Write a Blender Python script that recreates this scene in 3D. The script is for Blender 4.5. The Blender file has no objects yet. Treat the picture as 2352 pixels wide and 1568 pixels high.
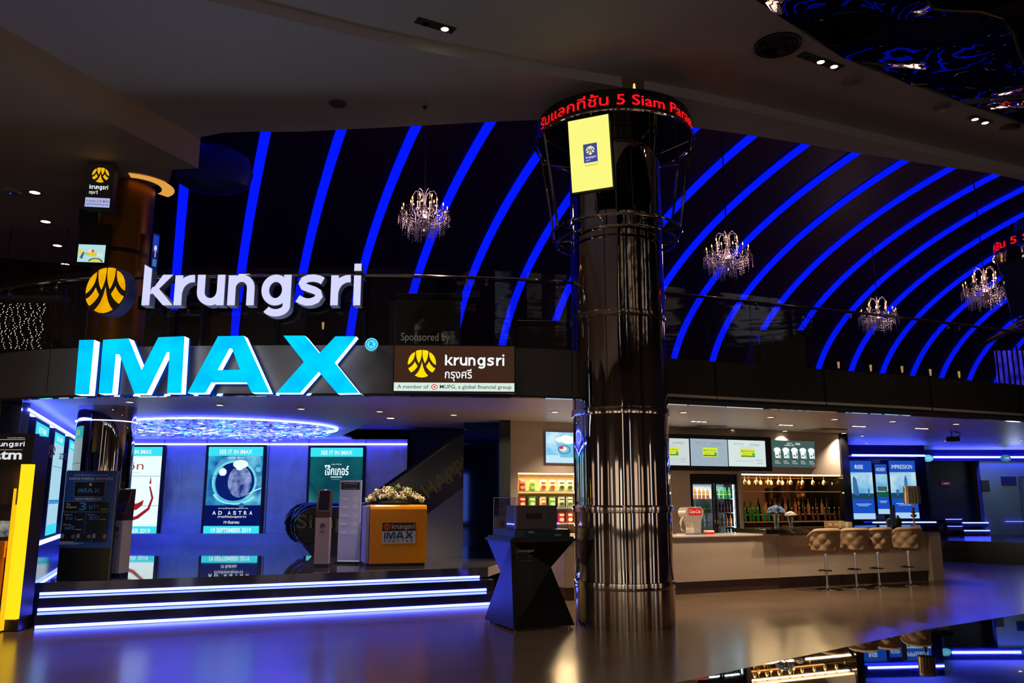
import bpy, math, random
from mathutils import Matrix, Vector
R = random.Random(7)
SC = bpy.context.scene
COL = SC.collection
# ------------------------------------------------------------------ camera, world, exposure
FPX = 1895.0; EYE = 1.65; TH = math.atan(356 / FPX); CT, ST = math.cos(TH), math.sin(TH)
cam_d = bpy.data.cameras.new('camera'); cam = bpy.data.objects.new('camera', cam_d); COL.objects.link(cam)
cam_d.sensor_width = 36; cam_d.lens = FPX / 2352 * 36; cam_d.clip_end = 200
cam.location = (0, 0, EYE); cam.rotation_euler = (math.pi / 2 + TH, 0, 0)
SC.camera = cam
w = bpy.data.worlds.new('mall_ambient'); SC.world = w; w.use_nodes = True
w.node_tree.nodes['Background'].inputs[0].default_value = (.9, .8, .75, 1)
w.node_tree.nodes['Background'].inputs[1].default_value = .02
SC.view_settings.view_transform = 'Standard'; SC.view_settings.look = 'None'
SC.view_settings.exposure = 0; SC.view_settings.gamma = 1; SC.view_settings.use_curve_mapping = False
try:
    SC.cycles.sample_clamp_indirect = 4; SC.cycles.caustics_reflective = False; SC.cycles.caustics_refractive = False
    SC.cycles.max_bounces = 7; SC.cycles.transparent_max_bounces = 12; SC.cycles.diffuse_bounces = 3; SC.cycles.glossy_bounces = 4
except Exception: pass

def light(name, kind, loc, power, color=(1, .78, .5), size=.1, rot=(0, 0, 0), spot=1.6, blend=.6, parent=None, size_y=None):
    d = bpy.data.lights.new(name, kind); d.energy = power; d.color = color
    if kind == 'AREA':
        d.size = size
        if size_y: d.shape = 'RECTANGLE'; d.size_y = size_y
    else: d.shadow_soft_size = size
    if kind == 'SPOT': d.spot_size = spot; d.spot_blend = blend
    o = bpy.data.objects.new(name, d); COL.objects.link(o); o.location = loc; o.rotation_euler = rot
    if parent: o.parent = parent
    return o

# ------------------------------------------------------------------ materials
def lin(c):
    return tuple(((x / 255) / 12.92 if x <= 10 else (((x / 255) + .055) / 1.055) ** 2.4) for x in c)
MATS = {}
def mat(name, col=(128, 128, 128), rough=.5, metal=0., spec=.5, noise=None, alpha=None, ior=None, bump=None, coat=0, trans=0, linear=False):
    if name in MATS: return MATS[name]
    m = bpy.data.materials.new(name); m.use_nodes = True; MATS[name] = m
    nt = m.node_tree; b = nt.nodes['Principled BSDF']
    c = (*(col if linear else lin(col)), 1)
    b.inputs['Base Color'].default_value = c
    b.inputs['Roughness'].default_value = rough; b.inputs['Metallic'].default_value = metal
    b.inputs['Specular IOR Level'].default_value = spec
    if ior: b.inputs['IOR'].default_value = ior
    if coat: b.inputs['Coat Weight'].default_value = coat; b.inputs['Coat Roughness'].default_value = .03
    if trans: b.inputs['Transmission Weight'].default_value = trans
    tc = nt.nodes.new('ShaderNodeTexCoord')
    if noise:
        sc, amt, stretch = noise
        mp = nt.nodes.new('ShaderNodeMapping'); mp.inputs['Scale'].default_value = stretch
        n = nt.nodes.new('ShaderNodeTexNoise'); n.inputs['Scale'].default_value = sc; n.inputs['Detail'].default_value = 4
        r = nt.nodes.new('ShaderNodeValToRGB')
        r.color_ramp.elements[0].position = .3; r.color_ramp.elements[1].position = .7
        r.color_ramp.elements[0].color = (*[x * (1 - amt) for x in c[:3]], 1)
        r.color_ramp.elements[1].color = (*[min(1, x * (1 + amt)) for x in c[:3]], 1)
        nt.links.new(tc.outputs['Object'], mp.inputs[0]); nt.links.new(mp.outputs[0], n.inputs['Vector'])
        nt.links.new(n.outputs['Fac'], r.inputs[0]); nt.links.new(r.outputs[0], b.inputs['Base Color'])
    if bump:
        sc, amt, stretch = bump
        mp = nt.nodes.new('ShaderNodeMapping'); mp.inputs['Scale'].default_value = stretch
        n = nt.nodes.new('ShaderNodeTexNoise'); n.inputs['Scale'].default_value = sc; n.inputs['Detail'].default_value = 2
        bp = nt.nodes.new('ShaderNodeBump'); bp.inputs['Strength'].default_value = 1; bp.inputs['Distance'].default_value = amt
        nt.links.new(tc.outputs['Object'], mp.inputs[0]); nt.links.new(mp.outputs[0], n.inputs['Vector'])
        nt.links.new(n.outputs['Fac'], bp.inputs['Height']); nt.links.new(bp.outputs[0], b.inputs['Normal'])
    return m
def emi(col, s=1., noise=None):
    key = 'lit_%d_%d_%d_%g' % (*col, s) + (str(noise) if noise else '')
    if key in MATS: return MATS[key]
    m = bpy.data.materials.new('lit'); m.use_nodes = True; MATS[key] = m
    nt = m.node_tree; nt.nodes.remove(nt.nodes['Principled BSDF'])
    e = nt.nodes.new('ShaderNodeEmission'); e.inputs[0].default_value = (*lin(col), 1); e.inputs[1].default_value = s
    if noise:
        c2, sc = noise
        n = nt.nodes.new('ShaderNodeTexNoise'); n.inputs['Scale'].default_value = sc
        tc = nt.nodes.new('ShaderNodeTexCoord'); r = nt.nodes.new('ShaderNodeValToRGB')
        r.color_ramp.elements[0].position = .35; r.color_ramp.elements[1].position = .65
        r.color_ramp.elements[0].color = (*lin(col), 1); r.color_ramp.elements[1].color = (*lin(c2), 1)
        nt.links.new(tc.outputs['Object'], n.inputs['Vector']); nt.links.new(n.outputs['Fac'], r.inputs[0]); nt.links.new(r.outputs[0], e.inputs[0])
    nt.links.new(e.outputs[0], nt.nodes['Material Output'].inputs[0])
    return m
def led(col, s):
    key = 'led%s%g' % (col, s)
    if key in MATS: return MATS[key]
    m = bpy.data.materials.new('led'); m.use_nodes = True; MATS[key] = m
    nt = m.node_tree; nt.nodes.remove(nt.nodes['Principled BSDF'])
    e = nt.nodes.new('ShaderNodeEmission'); e.inputs[0].default_value = (*col, 1); e.inputs[1].default_value = s
    nt.links.new(e.outputs[0], nt.nodes['Material Output'].inputs[0]); return m
def paint(col, rough=.6):
    return mat('paint_%d_%d_%d' % col, col, rough)
def clear(name, tint=(1, 1, 1), refl=.06, rough=.02):
    if name in MATS: return MATS[name]
    m = bpy.data.materials.new(name); m.use_nodes = True; MATS[name] = m
    nt = m.node_tree; nt.nodes.remove(nt.nodes['Principled BSDF'])
    t = nt.nodes.new('ShaderNodeBsdfTransparent'); t.inputs[0].default_value = (*tint, 1)
    g = nt.nodes.new('ShaderNodeBsdfGlossy'); g.inputs['Roughness'].default_value = rough
    lw = nt.nodes.new('ShaderNodeLayerWeight'); lw.inputs[0].default_value = .25
    mr = nt.nodes.new('ShaderNodeMapRange'); mr.inputs[3].default_value = refl * .5; mr.inputs[4].default_value = min(1, refl * 5)
    mx = nt.nodes.new('ShaderNodeMixShader')
    nt.links.new(lw.outputs['Facing'], mr.inputs[0]); nt.links.new(mr.outputs[0], mx.inputs[0])
    nt.links.new(t.outputs[0], mx.inputs[1]); nt.links.new(g.outputs[0], mx.inputs[2])
    nt.links.new(mx.outputs[0], nt.nodes['Material Output'].inputs[0]); return m

# ------------------------------------------------------------------ mesh builder
ART = Matrix(((1, 0, 0, 0), (0, 0, -1, 0), (0, 1, 0, 0), (0, 0, 0, 1)))   # x right, y -> up, z -> towards the viewer (-Y)
_txt = {}
def text_geo(s, bold=0., shear=0.):
    key = (s, bold, shear)
    if key in _txt: return _txt[key]
    cu = bpy.data.curves.new('t', 'FONT'); cu.body = s; cu.size = 1; cu.offset = bold * .45; cu.resolution_u = 4; cu.shear = shear
    ob = bpy.data.objects.new('t', cu); COL.objects.link(ob)
    dg = bpy.context.evaluated_depsgraph_get(); me = bpy.data.meshes.new_from_object(ob.evaluated_get(dg))
    vs = [tuple(v.co) for v in me.vertices]; fs = [tuple(p.vertices) for p in me.polygons]
    edges = {}
    for f in fs:
        for i in range(len(f)):
            a, b = f[i], f[(i + 1) % len(f)]
            edges[(a, b)] = 1
    rim = [(a, b) for (a, b) in edges if (b, a) not in edges]
    bpy.data.objects.remove(ob); bpy.data.curves.remove(cu); bpy.data.meshes.remove(me)
    _txt[key] = (vs, fs, rim); return _txt[key]

class MB:
    def __init__(self): self.v = []; self.f = []; self.mi = []; self.mats = []
    def _m(self, m):
        if m is None: return 0
        if m not in self.mats: self.mats.append(m)
        return self.mats.index(m)
    def add(self, vs, fs, m=None, M=None):
        k = len(self.v); i = self._m(m)
        for p in vs: self.v.append(tuple(M @ Vector(p)) if M is not None else tuple(p))
        for f in fs: self.f.append([k + x for x in f]); self.mi.append(i)
        return self
    def box(self, lo, hi, m=None, M=None):
        x0, y0, z0 = lo; x1, y1, z1 = hi
        return self.add([(x0, y0, z0), (x1, y0, z0), (x1, y1, z0), (x0, y1, z0), (x0, y0, z1), (x1, y0, z1), (x1, y1, z1), (x0, y1, z1)],
                 [(0, 3, 2, 1), (4, 5, 6, 7), (0, 1, 5, 4), (1, 2, 6, 5), (2, 3, 7, 6), (3, 0, 4, 7)], m, M)
    def quad(self, a, b, c, d, m=None): return self.add([a, b, c, d], [(0, 1, 2, 3)], m)
    def extr(self, poly, d0, d1, m=None, M=None, side=None):
        n = len(poly)
        vs = [(x, y, d0) for x, y in poly] + [(x, y, d1) for x, y in poly]
        self.add(vs, [tuple(range(n, 2 * n))], m, M)
        self.add(vs, [tuple(reversed(range(n)))] + [(i, (i + 1) % n, n + (i + 1) % n, n + i) for i in range(n)], side or m, M)
        return self
    def lathe(self, prof, seg=20, c=(0, 0, 0), m=None, M=None, a0=0, a1=2 * math.pi, sx=1, sy=1):
        full = abs(a1 - a0 - 2 * math.pi) < 1e-6; n = seg if full else seg + 1
        vs = []; fs = []
        for (r, z) in prof:
            for i in range(n):
                a = a0 + (a1 - a0) * i / seg
                vs.append((c[0] + r * math.cos(a) * sx, c[1] + r * math.sin(a) * sy, c[2] + z))
        for j in range(len(prof) - 1):
            for i in range(seg):
                k = (i + 1) % n
                fs.append((j * n + i, j * n + k, (j + 1) * n + k, (j + 1) * n + i))
        return self.add(vs, fs, m, M)
    def cyl(self, r, z0, z1, c=(0, 0, 0), seg=20, m=None, M=None): return self.lathe([(0, z0), (r, z0), (r, z1), (0, z1)], seg, c, m, M)
    def ball(self, c, r, m=None, seg=10, sz=1, sx=1, sy=1):
        n = max(4, seg // 2)
        return self.lathe([(r * math.sin(math.pi * i / n), -r * sz * math.cos(math.pi * i / n)) for i in range(n + 1)], seg, c, m, sx=sx, sy=sy)
    def tube(self, pts, r, seg=8, m=None, closed=False, M=None):
        pts = [Vector(p) for p in pts]; n = len(pts); vs = []; fs = []
        ref = Vector((0, 0, 1))
        for i, p in enumerate(pts):
            a = pts[(i - 1) % n] if (closed or i) else p; b = pts[(i + 1) % n] if (closed or i < n - 1) else p
            t = (b - a).normalized()
            u = t.cross(ref)
            if u.length < .05: u = t.cross(Vector((0, 1, 0)))
            u.normalize(); q = t.cross(u)
            for k in range(seg):
                an = 2 * math.pi * k / seg
                vs.append(p + u * (r * math.cos(an)) + q * (r * math.sin(an)))
        for i in range(n if closed else n - 1):
            for k in range(seg):
                j = (i + 1) % n; k2 = (k + 1) % seg
                fs.append((i * seg + k, i * seg + k2, j * seg + k2, j * seg + k))
        if not closed:
            fs.append(tuple(range(seg))); fs.append(tuple(reversed(range((n - 1) * seg, n * seg))))
        return self.add(vs, fs, m, M)
    def text(self, s, x0, y0, x1=None, y1=None, m=None, z=0, M=ART, bold=.01, depth=0, side=None, h=None, bend=None, align='l', shear=0.):
        vs, fs, rim = text_geo(s, bold, shear)
        if not vs: return self
        ax = min(v[0] for v in vs); bx = max(v[0] for v in vs); ay = min(v[1] for v in vs); by = max(v[1] for v in vs)
        if y1 is None: y1 = y0 + h
        sy = (y1 - y0) / (by - ay); sx = sy if x1 is None else (x1 - x0) / (bx - ax)
        if x1 is None and align == 'c': x0 -= (bx - ax) * sx / 2
        f = lambda v, zz: ((v[0] - ax) * sx + x0, (v[1] - ay) * sy + y0, zz)
        P = [f(v, z + depth) for v in vs]
        if bend: P = [(bend * math.sin(p[0] / bend), -bend * math.cos(p[0] / bend) - p[2], p[1]) for p in P]; M = None
        self.add(P, fs, m, M)
        if depth:
            k = len(vs)
            self.add([f(v, z) for v in vs] + [f(v, z + depth) for v in vs], [(a, b, b + k, a + k) for a, b in rim], side or m, M)
        return self
    def build(self, name, m=None, parent=None, smooth=False, label=None, bevel=0):
        me = bpy.data.meshes.new(name)
        me.from_pydata(self.v, [], self.f); ms = self.mats or ([m] if m else [])
        if m and self.mats and m not in self.mats: pass
        for x in ms: me.materials.append(x)
        if self.mats: me.polygons.foreach_set('material_index', self.mi)
        if smooth:
            me.polygons.foreach_set('use_smooth', [True] * len(me.polygons)); me.set_sharp_from_angle(angle=.6)
        me.update()
        o = bpy.data.objects.new(name, me); COL.objects.link(o)
        if parent: o.parent = parent
        if label: o['label'] = label
        if bevel:
            b = o.modifiers.new('bevel', 'BEVEL'); b.width = bevel; b.segments = 3; b.limit_method = 'ANGLE'
        return o
def tag(o, label, cat, group=None, kind=None):
    o['label'] = label; o['category'] = cat
    if group: o['group'] = group
    if kind: o['kind'] = kind
    return o
def thing(name, label, cat, loc=(0, 0, 0), rz=0, group=None):
    o = bpy.data.objects.new(name, None); COL.objects.link(o); o.location = loc; o.rotation_euler = (0, 0, rz); o.empty_display_size = .1
    return tag(o, label, cat, group)
def struct(name, mb, m=None, **k):
    o = mb.build(name, m, **k); o['kind'] = 'structure'; return o
def copy_tree(o, parent=None, loc=None, rz=None, label=None, group=None):
    c = o.copy(); COL.objects.link(c)
    if parent: c.parent = parent
    for ch in list(o.children): copy_tree(ch, c)
    if loc is not None: c.location = loc
    if rz is not None: c.rotation_euler = (0, 0, rz)
    if label: c['label'] = label
    if group: c['group'] = group
    return c

# ------------------------------------------------------------------ surveying helpers: measured sight lines met with the real planes of the place
def sight(px, py):
    u = (px - 1176) / FPX; v = (784 - py) / FPX
    return Vector((u, CT - v * ST, ST + v * CT))
def on_z(px, py, z):
    d = sight(px, py); return Vector((0, 0, EYE)) + d * ((z - EYE) / d.z)
def on_y(px, py, y):
    d = sight(px, py); return Vector((0, 0, EYE)) + d * (y / d.y)
class Plane:                                  # a vertical plane through (x, y), running at angle a; local x along it, z up
    def __init__(s, x, y, a): s.o = Vector((x, y, 0)); s.a = a; s.e = Vector((math.cos(a), math.sin(a), 0)); s.n = Vector((s.e.y, -s.e.x, 0))
    def hit(s, px, py, off=0):
        d = sight(px, py); E = Vector((0, 0, EYE)); o = s.o + s.n * off
        return E + d * ((o - E).dot(s.n) / d.dot(s.n))
    def xz(s, px, py, off=0):
        p = s.hit(px, py, off); return (p - s.o).dot(s.e), p.z
    def rect(s, x0, y0, x1, y1, off=0):
        a = s.xz(x0, (y0 + y1) / 2, off)[0]; b = s.xz(x1, (y0 + y1) / 2, off)[0]
        c = s.xz((x0 + x1) / 2, y1, off)[1]; d = s.xz((x0 + x1) / 2, y0, off)[1]
        return a, c, b, d
    def pt(s, x, z, off=0): return s.o + s.e * x + s.n * off + Vector((0, 0, z))
GA = .405                                     # the angle of the building grid
E_ = Vector((math.cos(GA), math.sin(GA), 0)); N_ = Vector((math.sin(GA), -math.cos(GA), 0))   # N_ points to the visitor

class Art:                                    # flat graphics inside a rectangle w x h, origin lower left, on a local wall plane
    def __init__(s, w, h, y=0, x0=None, z0=0): s.w, s.h = w, h; s.mb = MB(); s.y = y; s.L = 0; s.x0 = -w / 2 if x0 is None else x0; s.z0 = z0
    def _up(s): s.L += .0012; return s.y + s.L
    def p(s, u, v): return (s.x0 + u * s.w, s.z0 + v * s.h)
    def poly(s, pts, m):
        z = s._up(); P = [s.p(*q) for q in pts]; s.mb.add([(a, b, z) for a, b in P], [tuple(range(len(P)))], m, ART); return s
    def rect(s, u0, v0, u1, v1, m): return s.poly([(u0, v0), (u1, v0), (u1, v1), (u0, v1)], m)
    def disc(s, u, v, ru, rv, m, n=24, a0=0, a1=2 * math.pi):
        return s.poly([(u + ru * math.cos(a0 + (a1 - a0) * i / n), v + rv * math.sin(a0 + (a1 - a0) * i / n)) for i in range(n)], m)
    def ring(s, u, v, ru, rv, t, m, n=28, a0=0, a1=6.2832, tilt=0):
        z = s._up(); vs = []; fs = []
        for i in range(n + 1):
            a = a0 + (a1 - a0) * i / n
            for k in (1 - t, 1):
                x, y = ru * k * math.cos(a), rv * k * math.sin(a)
                P = s.p(u + x * math.cos(tilt) - y * math.sin(tilt), v + x * math.sin(tilt) + y * math.cos(tilt)); vs.append((P[0], P[1], z))
        for i in range(n): fs.append((2 * i, 2 * i + 1, 2 * i + 3, 2 * i + 2))
        s.mb.add(vs, fs, m, ART); return s
    def text(s, t, u0, v0, u1, v1, m, bold=.012, shear=0):
        z = s._up(); a = s.p(u0, v0); b = s.p(u1, v1)
        if t == 'krungsri': bank_word(s.mb, a[0], a[1], b[0], b[1], z, m); return s
        if t == 'IMAX' and bold > .02: big_word(s.mb, a[0], a[1], b[0], b[1], z, m); return s
        s.mb.text(t, a[0], a[1], b[0], b[1], m, z, bold=bold, shear=shear); return s
    def emblem(s, u, v, r, m):                # r in metres
        z = s._up(); c = s.p(u, v); emblem_geo(s.mb, c[0], c[1], r, z, m); return s
EMB = [[(330, 300), (345, 294), (365, 289), (385, 287), (402, 287), (402, 330), (398, 370), (386, 415), (370, 452), (352, 420), (340, 385), (333, 345)],
       [(320, 312), (318, 350), (308, 390), (292, 420), (270, 448), (250, 463), (235, 471), (236, 430), (246, 390), (264, 355), (290, 328)],
       [(320, 430), (335, 458), (354, 485), (345, 505), (320, 535), (298, 553), (277, 565), (262, 548), (250, 530), (242, 512), (265, 500), (288, 480), (306, 456)],
       [(406, 430), (420, 490), (440, 545), (462, 580), (485, 605), (446, 621), (406, 627), (364, 621), (322, 602), (346, 578), (370, 545), (392, 490)]]
def emblem_geo(mb, cx, cy, r, z, m, M=ART, d=0):
    for i, P in enumerate(EMB):
        for mir in ((0, 1) if i < 3 else (0,)):
            Q = [(((812 - x if mir else x) - 406) / 173 * r + cx, (457 - y) / 173 * r + cy) for x, y in P]
            if mir: Q.reverse()
            if d: mb.extr(Q, z, z + d, m, M)
            else: mb.add([(a, b, z) for a, b in Q], [tuple(range(len(Q)))], m, M)
def _arc(cx, cy, rx, ry, a0, a1, n=16): return [(cx + rx * math.cos(math.radians(a0 + (a1 - a0) * i / n)), cy + ry * math.sin(math.radians(a0 + (a1 - a0) * i / n))) for i in range(n + 1)]
def stroke(P, w):
    L, Q = [], []
    for i, p in enumerate(P):
        a = Vector(P[max(0, i - 1)]); b = Vector(P[min(len(P) - 1, i + 1)]); d = (b - a).normalized(); n = Vector((-d.y, d.x)) * (w / 2); L.append((p[0] + n.x, p[1] + n.y)); Q.append((p[0] - n.x, p[1] - n.y))
    R_ = [(L[i], Q[i], Q[i + 1], L[i + 1]) for i in range(len(P) - 1)]
    return L, Q
_w = .235
def _st(P): return ('s', P)
def _bx(a, b, c, d): return ('p', [(a, b), (c, b), (c, d), (a, d)])
GL = {'k': [('p', [(0, 0), (_w, 0), (_w, 1.2), (0, 1.34)]), ('p', [(_w - .02, .36), (.62, 1.0), (.93, 1.0), (.52, .55), (.98, 0), (.67, 0), (_w - .02, .5)][:4] + [(.36, .40)]), ('p', [(.30, .58), (.44, .63), (.98, 0), (.68, 0), (.25, .47)])],
 'r': [_bx(0, 0, _w, .98), _st([(_w * .5, .40), (.16, .58), (.24, .72), (.36, .82), (.48, .87), (.62, .88)])],
 'u': [_bx(.87 - _w, 0, .87, 1.0), _st([(_w / 2, 1.0), (_w / 2, .5)] + _arc(.43, .44, .313, .33, 180, 360) )],
 'n': [_bx(0, 0, _w, .98), _st(_arc(.42, .56, .303, .33, 180, 0) + [(.723, .5), (.723, 0)])],
 'g': [_st(_arc(.44, .5, .33, .39, 0, 360, 28)), _bx(.93 - _w, -.02, .93, 1.0), _st([(.812, .1), (.812, -.0)] + _arc(.47, -.02, .34, .23, 0, -150, 14))],
 's': [_st([(.84, .80), (.72, .86), (.56, .895), (.38, .885), (.23, .82), (.18, .72), (.24, .61), (.4, .55), (.58, .49), (.70, .42), (.74, .30), (.66, .18), (.5, .11), (.34, .10), (.18, .15), (.06, .22)])],
 'i': [_bx(0, 0, .22, .98), _bx(0, 1.14, .22, 1.37)]}
GX = {'k': 0, 'r': 1.02, 'u': 1.74, 'n': 2.73, 'g': 3.81, 's': 4.91, 'R': 6.02, 'i': 6.75}
def glyph(mb, ch, sx, sy, x0, y0, z0, z1, m, M=ART, grow=0.):
    for kind, P in GL[ch.lower()]:
        if kind == 'p':
            cx = sum(a for a, b in P) / len(P); cy = sum(b for a, b in P) / len(P)
            Q = [(x0 + (a + (grow if a > cx else -grow)) * sx, y0 + (b + (grow if b > cy else -grow)) * sy) for a, b in P]
            ar = sum(Q[i][0] * Q[(i + 1) % len(Q)][1] - Q[(i + 1) % len(Q)][0] * Q[i][1] for i in range(len(Q)))
            if ar < 0: Q = Q[::-1]
            if z0 == z1: mb.add([(a, b, z0) for a, b in Q], [tuple(range(len(Q)))], m, M)
            else: mb.extr(Q, z0, z1, m, M)
        else:
            L, Q = stroke(P, _w + 2 * grow); n = len(L); f = lambda q, z: (x0 + q[0] * sx, y0 + q[1] * sy, z)
            vs = [f(q, z1) for q in L] + [f(q, z1) for q in Q]; mb.add(vs, [(i, n + i, n + i + 1, i + 1) for i in range(n - 1)], m, M)
            if z0 != z1:
                vs = vs + [f(q, z0) for q in L] + [f(q, z0) for q in Q]
                mb.add(vs, [(i, i + 1, 2 * n + i + 1, 2 * n + i) for i in range(n - 1)] + [(n + i + 1, n + i, 3 * n + i, 3 * n + i + 1) for i in range(n - 1)] + [(0, 2 * n, 3 * n, n), (n - 1, 2 * n - 1, 4 * n - 1, 3 * n - 1)], m, M)
def bank_word(mb, x0, y0, x1, y1, z, m, M=ART):
    sx = (x1 - x0) / 6.97; sy = (y1 - y0) / 1.75; y = y0 + .37 * sy
    for c in 'krungsRi': glyph(mb, c, sx, sy, x0 + GX[c] * sx, y, z, z, m, M)
IMX = {
 'I': [(100, 692), (205, 690), (168, 1083), (68, 1083)],
 'M': [(272, 690), (455, 680), (548, 910), (670, 672), (857, 664), (833, 1073), (733, 1073), (750, 778), (730, 778), (583, 1078), (497, 1078), (390, 795), (362, 793), (335, 1076), (240, 1078)],
 'X': [(1570, 660), (1725, 660), (1830, 787), (1945, 665), (2095, 665), (1940, 855), (2115, 1072), (1958, 1075), (1825, 920), (1690, 1072), (1520, 1072), (1718, 850)],
 'A': [(1100, 664), (1180, 663), (1180, 752), (1095, 908), (1258, 905), (1200, 752), (1180, 752), (1180.5, 663), (1285, 661), (1470, 1070), (1342, 1070), (1306, 997), (1050, 997), (1007, 1072), (880, 1072)]}
def big_word(mb, x0, y0, x1, y1, z, m, M=ART):
    for P in IMX.values():
        Q = [((x - 68) / 2047 * (x1 - x0) + x0, (1078 - y) / 412 * (y1 - y0) + y0, z) for x, y in P][::-1]; mb.add(Q, [tuple(range(len(Q)))], m, M)
def ordinal(i): return ['first', 'second', 'third', 'fourth', 'fifth', 'sixth', 'seventh', 'eighth', 'ninth', 'tenth', 'eleventh', 'twelfth', 'thirteenth', 'fourteenth', 'fifteenth', 'sixteenth', 'seventeenth', 'eighteenth', 'nineteenth', 'twentieth'][i]
# ------------------------------------------------------------------ main light sources of the halls (fill spots added overhead, without fixtures)
BLUE = (.035, .06, 1.0)
WARM = (1, .70, .42)
for i, (x, y, p) in enumerate([(-3, 3, 60), (3.2, 4.5, 70), (-5, 7.5, 60), (5.5, 8.2, 60), (0, 0.5, 70), (-8, -4, 110), (8, -5, 110), (0, -9, 130), (-14, -10, 130), (14, -10, 130), (-18, 2, 110), (18, 2, 110)]):
    light('hall_fill_light', 'SPOT', (x, y, 7.2), p * 7.5, (1, .87, .74), .12, (0, 0, 0), 2.5, 1)

# ------------------------------------------------------------------ setting: floors
M_floor = mat('polished_tan_stone', (108, 88, 70), .2, 0, .5, noise=(1.4, .18, (1, 1, 1)))
def tiles(m, size, rot, width=.004, dark=.55):
    nt = m.node_tree; b = nt.nodes['Principled BSDF']; src = b.inputs['Base Color'].links[0].from_socket if b.inputs['Base Color'].links else None
    tc = nt.nodes.new('ShaderNodeTexCoord'); mp = nt.nodes.new('ShaderNodeMapping'); mp.inputs['Rotation'].default_value = (0, 0, -rot)
    br = nt.nodes.new('ShaderNodeTexBrick'); br.offset = 0; br.inputs['Scale'].default_value = 1; br.inputs['Mortar Size'].default_value = width
    br.inputs['Brick Width'].default_value = size; br.inputs['Row Height'].default_value = size; br.inputs['Bias'].default_value = 0
    br.inputs['Color1'].default_value = (1, 1, 1, 1); br.inputs['Color2'].default_value = (.86, .86, .86, 1); br.inputs['Mortar'].default_value = (dark, dark, dark, 1)
    mx = nt.nodes.new('ShaderNodeMix'); mx.data_type = 'RGBA'; mx.blend_type = 'MULTIPLY'; mx.inputs[0].default_value = 1
    nt.links.new(tc.outputs['Object'], mp.inputs[0]); nt.links.new(mp.outputs[0], br.inputs['Vector'])
    if src: nt.links.new(src, mx.inputs[6])
    else: mx.inputs[6].default_value = b.inputs['Base Color'].default_value
    nt.links.new(br.outputs[0], mx.inputs[7]); nt.links.new(mx.outputs[2], b.inputs['Base Color'])
tiles(M_floor, .8, GA)
fl = MB(); fl.box((-26, -16, -.2), (30, 34, 0)); struct('floor', fl, M_floor)
M_gran = mat('black_mirror_granite', (9, 9, 11), .015, 0, .9, ior=1.75, noise=(60, .5, (1, 1, 1)))
inl = MB()
P = [on_z(1500, 1580, 0), on_z(1700, 1538, 0), on_z(1900, 1496, 0), on_z(2130, 1446, 0), on_z(2352, 1410, 0)]
P = [Vector((-2.2, 5.2, 0))] + P + [Vector((13, 15.8, 0)), Vector((18, 8, 0)), Vector((8, 1, 0)), Vector((-1, 2.2, 0))]
inl.extr([(p.x, p.y) for p in P], .001, .006); struct('floor_inlay', inl, M_gran)

# ------------------------------------------------------------------ the raised stage with its three lit steps
SA = .392; SE = Vector((math.cos(SA), math.sin(SA), 0)); SB = Vector((-SE.y, SE.x, 0)); S0 = Vector((-6.10, 10.92, 0))
M_black = mat('black_polished_stone', (26, 26, 38), .12, 0, .6, noise=(8, .4, (1, 1, 1)))
M_stage = mat('dark_mirror_floor', (105, 108, 122), .03, .6, .8)
tiles(M_stage, .9, GA, .003, .4)
SLEN = 6.45
def sp(a, b, z=0): return S0 + SE * a + SB * b + Vector((0, 0, z))
st = MB()
for k, b in enumerate((0, .36, .68)):
    pts = [sp(.04 - .06 * k, b), sp(SLEN, b), sp(SLEN, b + 1), sp(.04 - .06 * k, b + 1)]
    st.extr([(p.x, p.y) for p in pts], 0, .17 * (k + 1) - (.002 if k < 2 else .006))
struct('floor_entrance_steps', st, M_black)
for k, b in enumerate((0, .36, .68)):
    s = MB(); a = sp(.06 - .03 * k, b - .012, .17 * k + .024); c = sp(SLEN - .15, b - .012, .17 * k + .024)
    s.tube([a, c], .021, 6); o = s.build('step_light_strip', led((.06, .085, 1), 16))
    tag(o, ['blue light strip along the lowest stage step, at floor level', 'blue light strip at the foot of the middle stage step', 'blue light strip at the foot of the top stage step'][k], 'light strip', 'step light strips')
    d = MB(); h = MB()
    h.box((0, .012, -.012), ((c - a).length, .03, .02), None, Matrix.Translation(a) @ Matrix.Rotation(SA, 4, 'Z')); h.build('holder', mat('strip_holder', (40, 40, 60), .3, 1), o)
pl = MB()
poly = [sp(-.15, .66), sp(SLEN, .66), Vector((-.02, 15.55, 0)), Vector((-.02, 22, 0)), Vector((-12, 22, 0)), Vector((-12, 14.5, 0))]
pl.extr([(p.x, p.y) for p in poly], .36, .51); struct('floor_stage', pl, M_stage)

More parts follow.
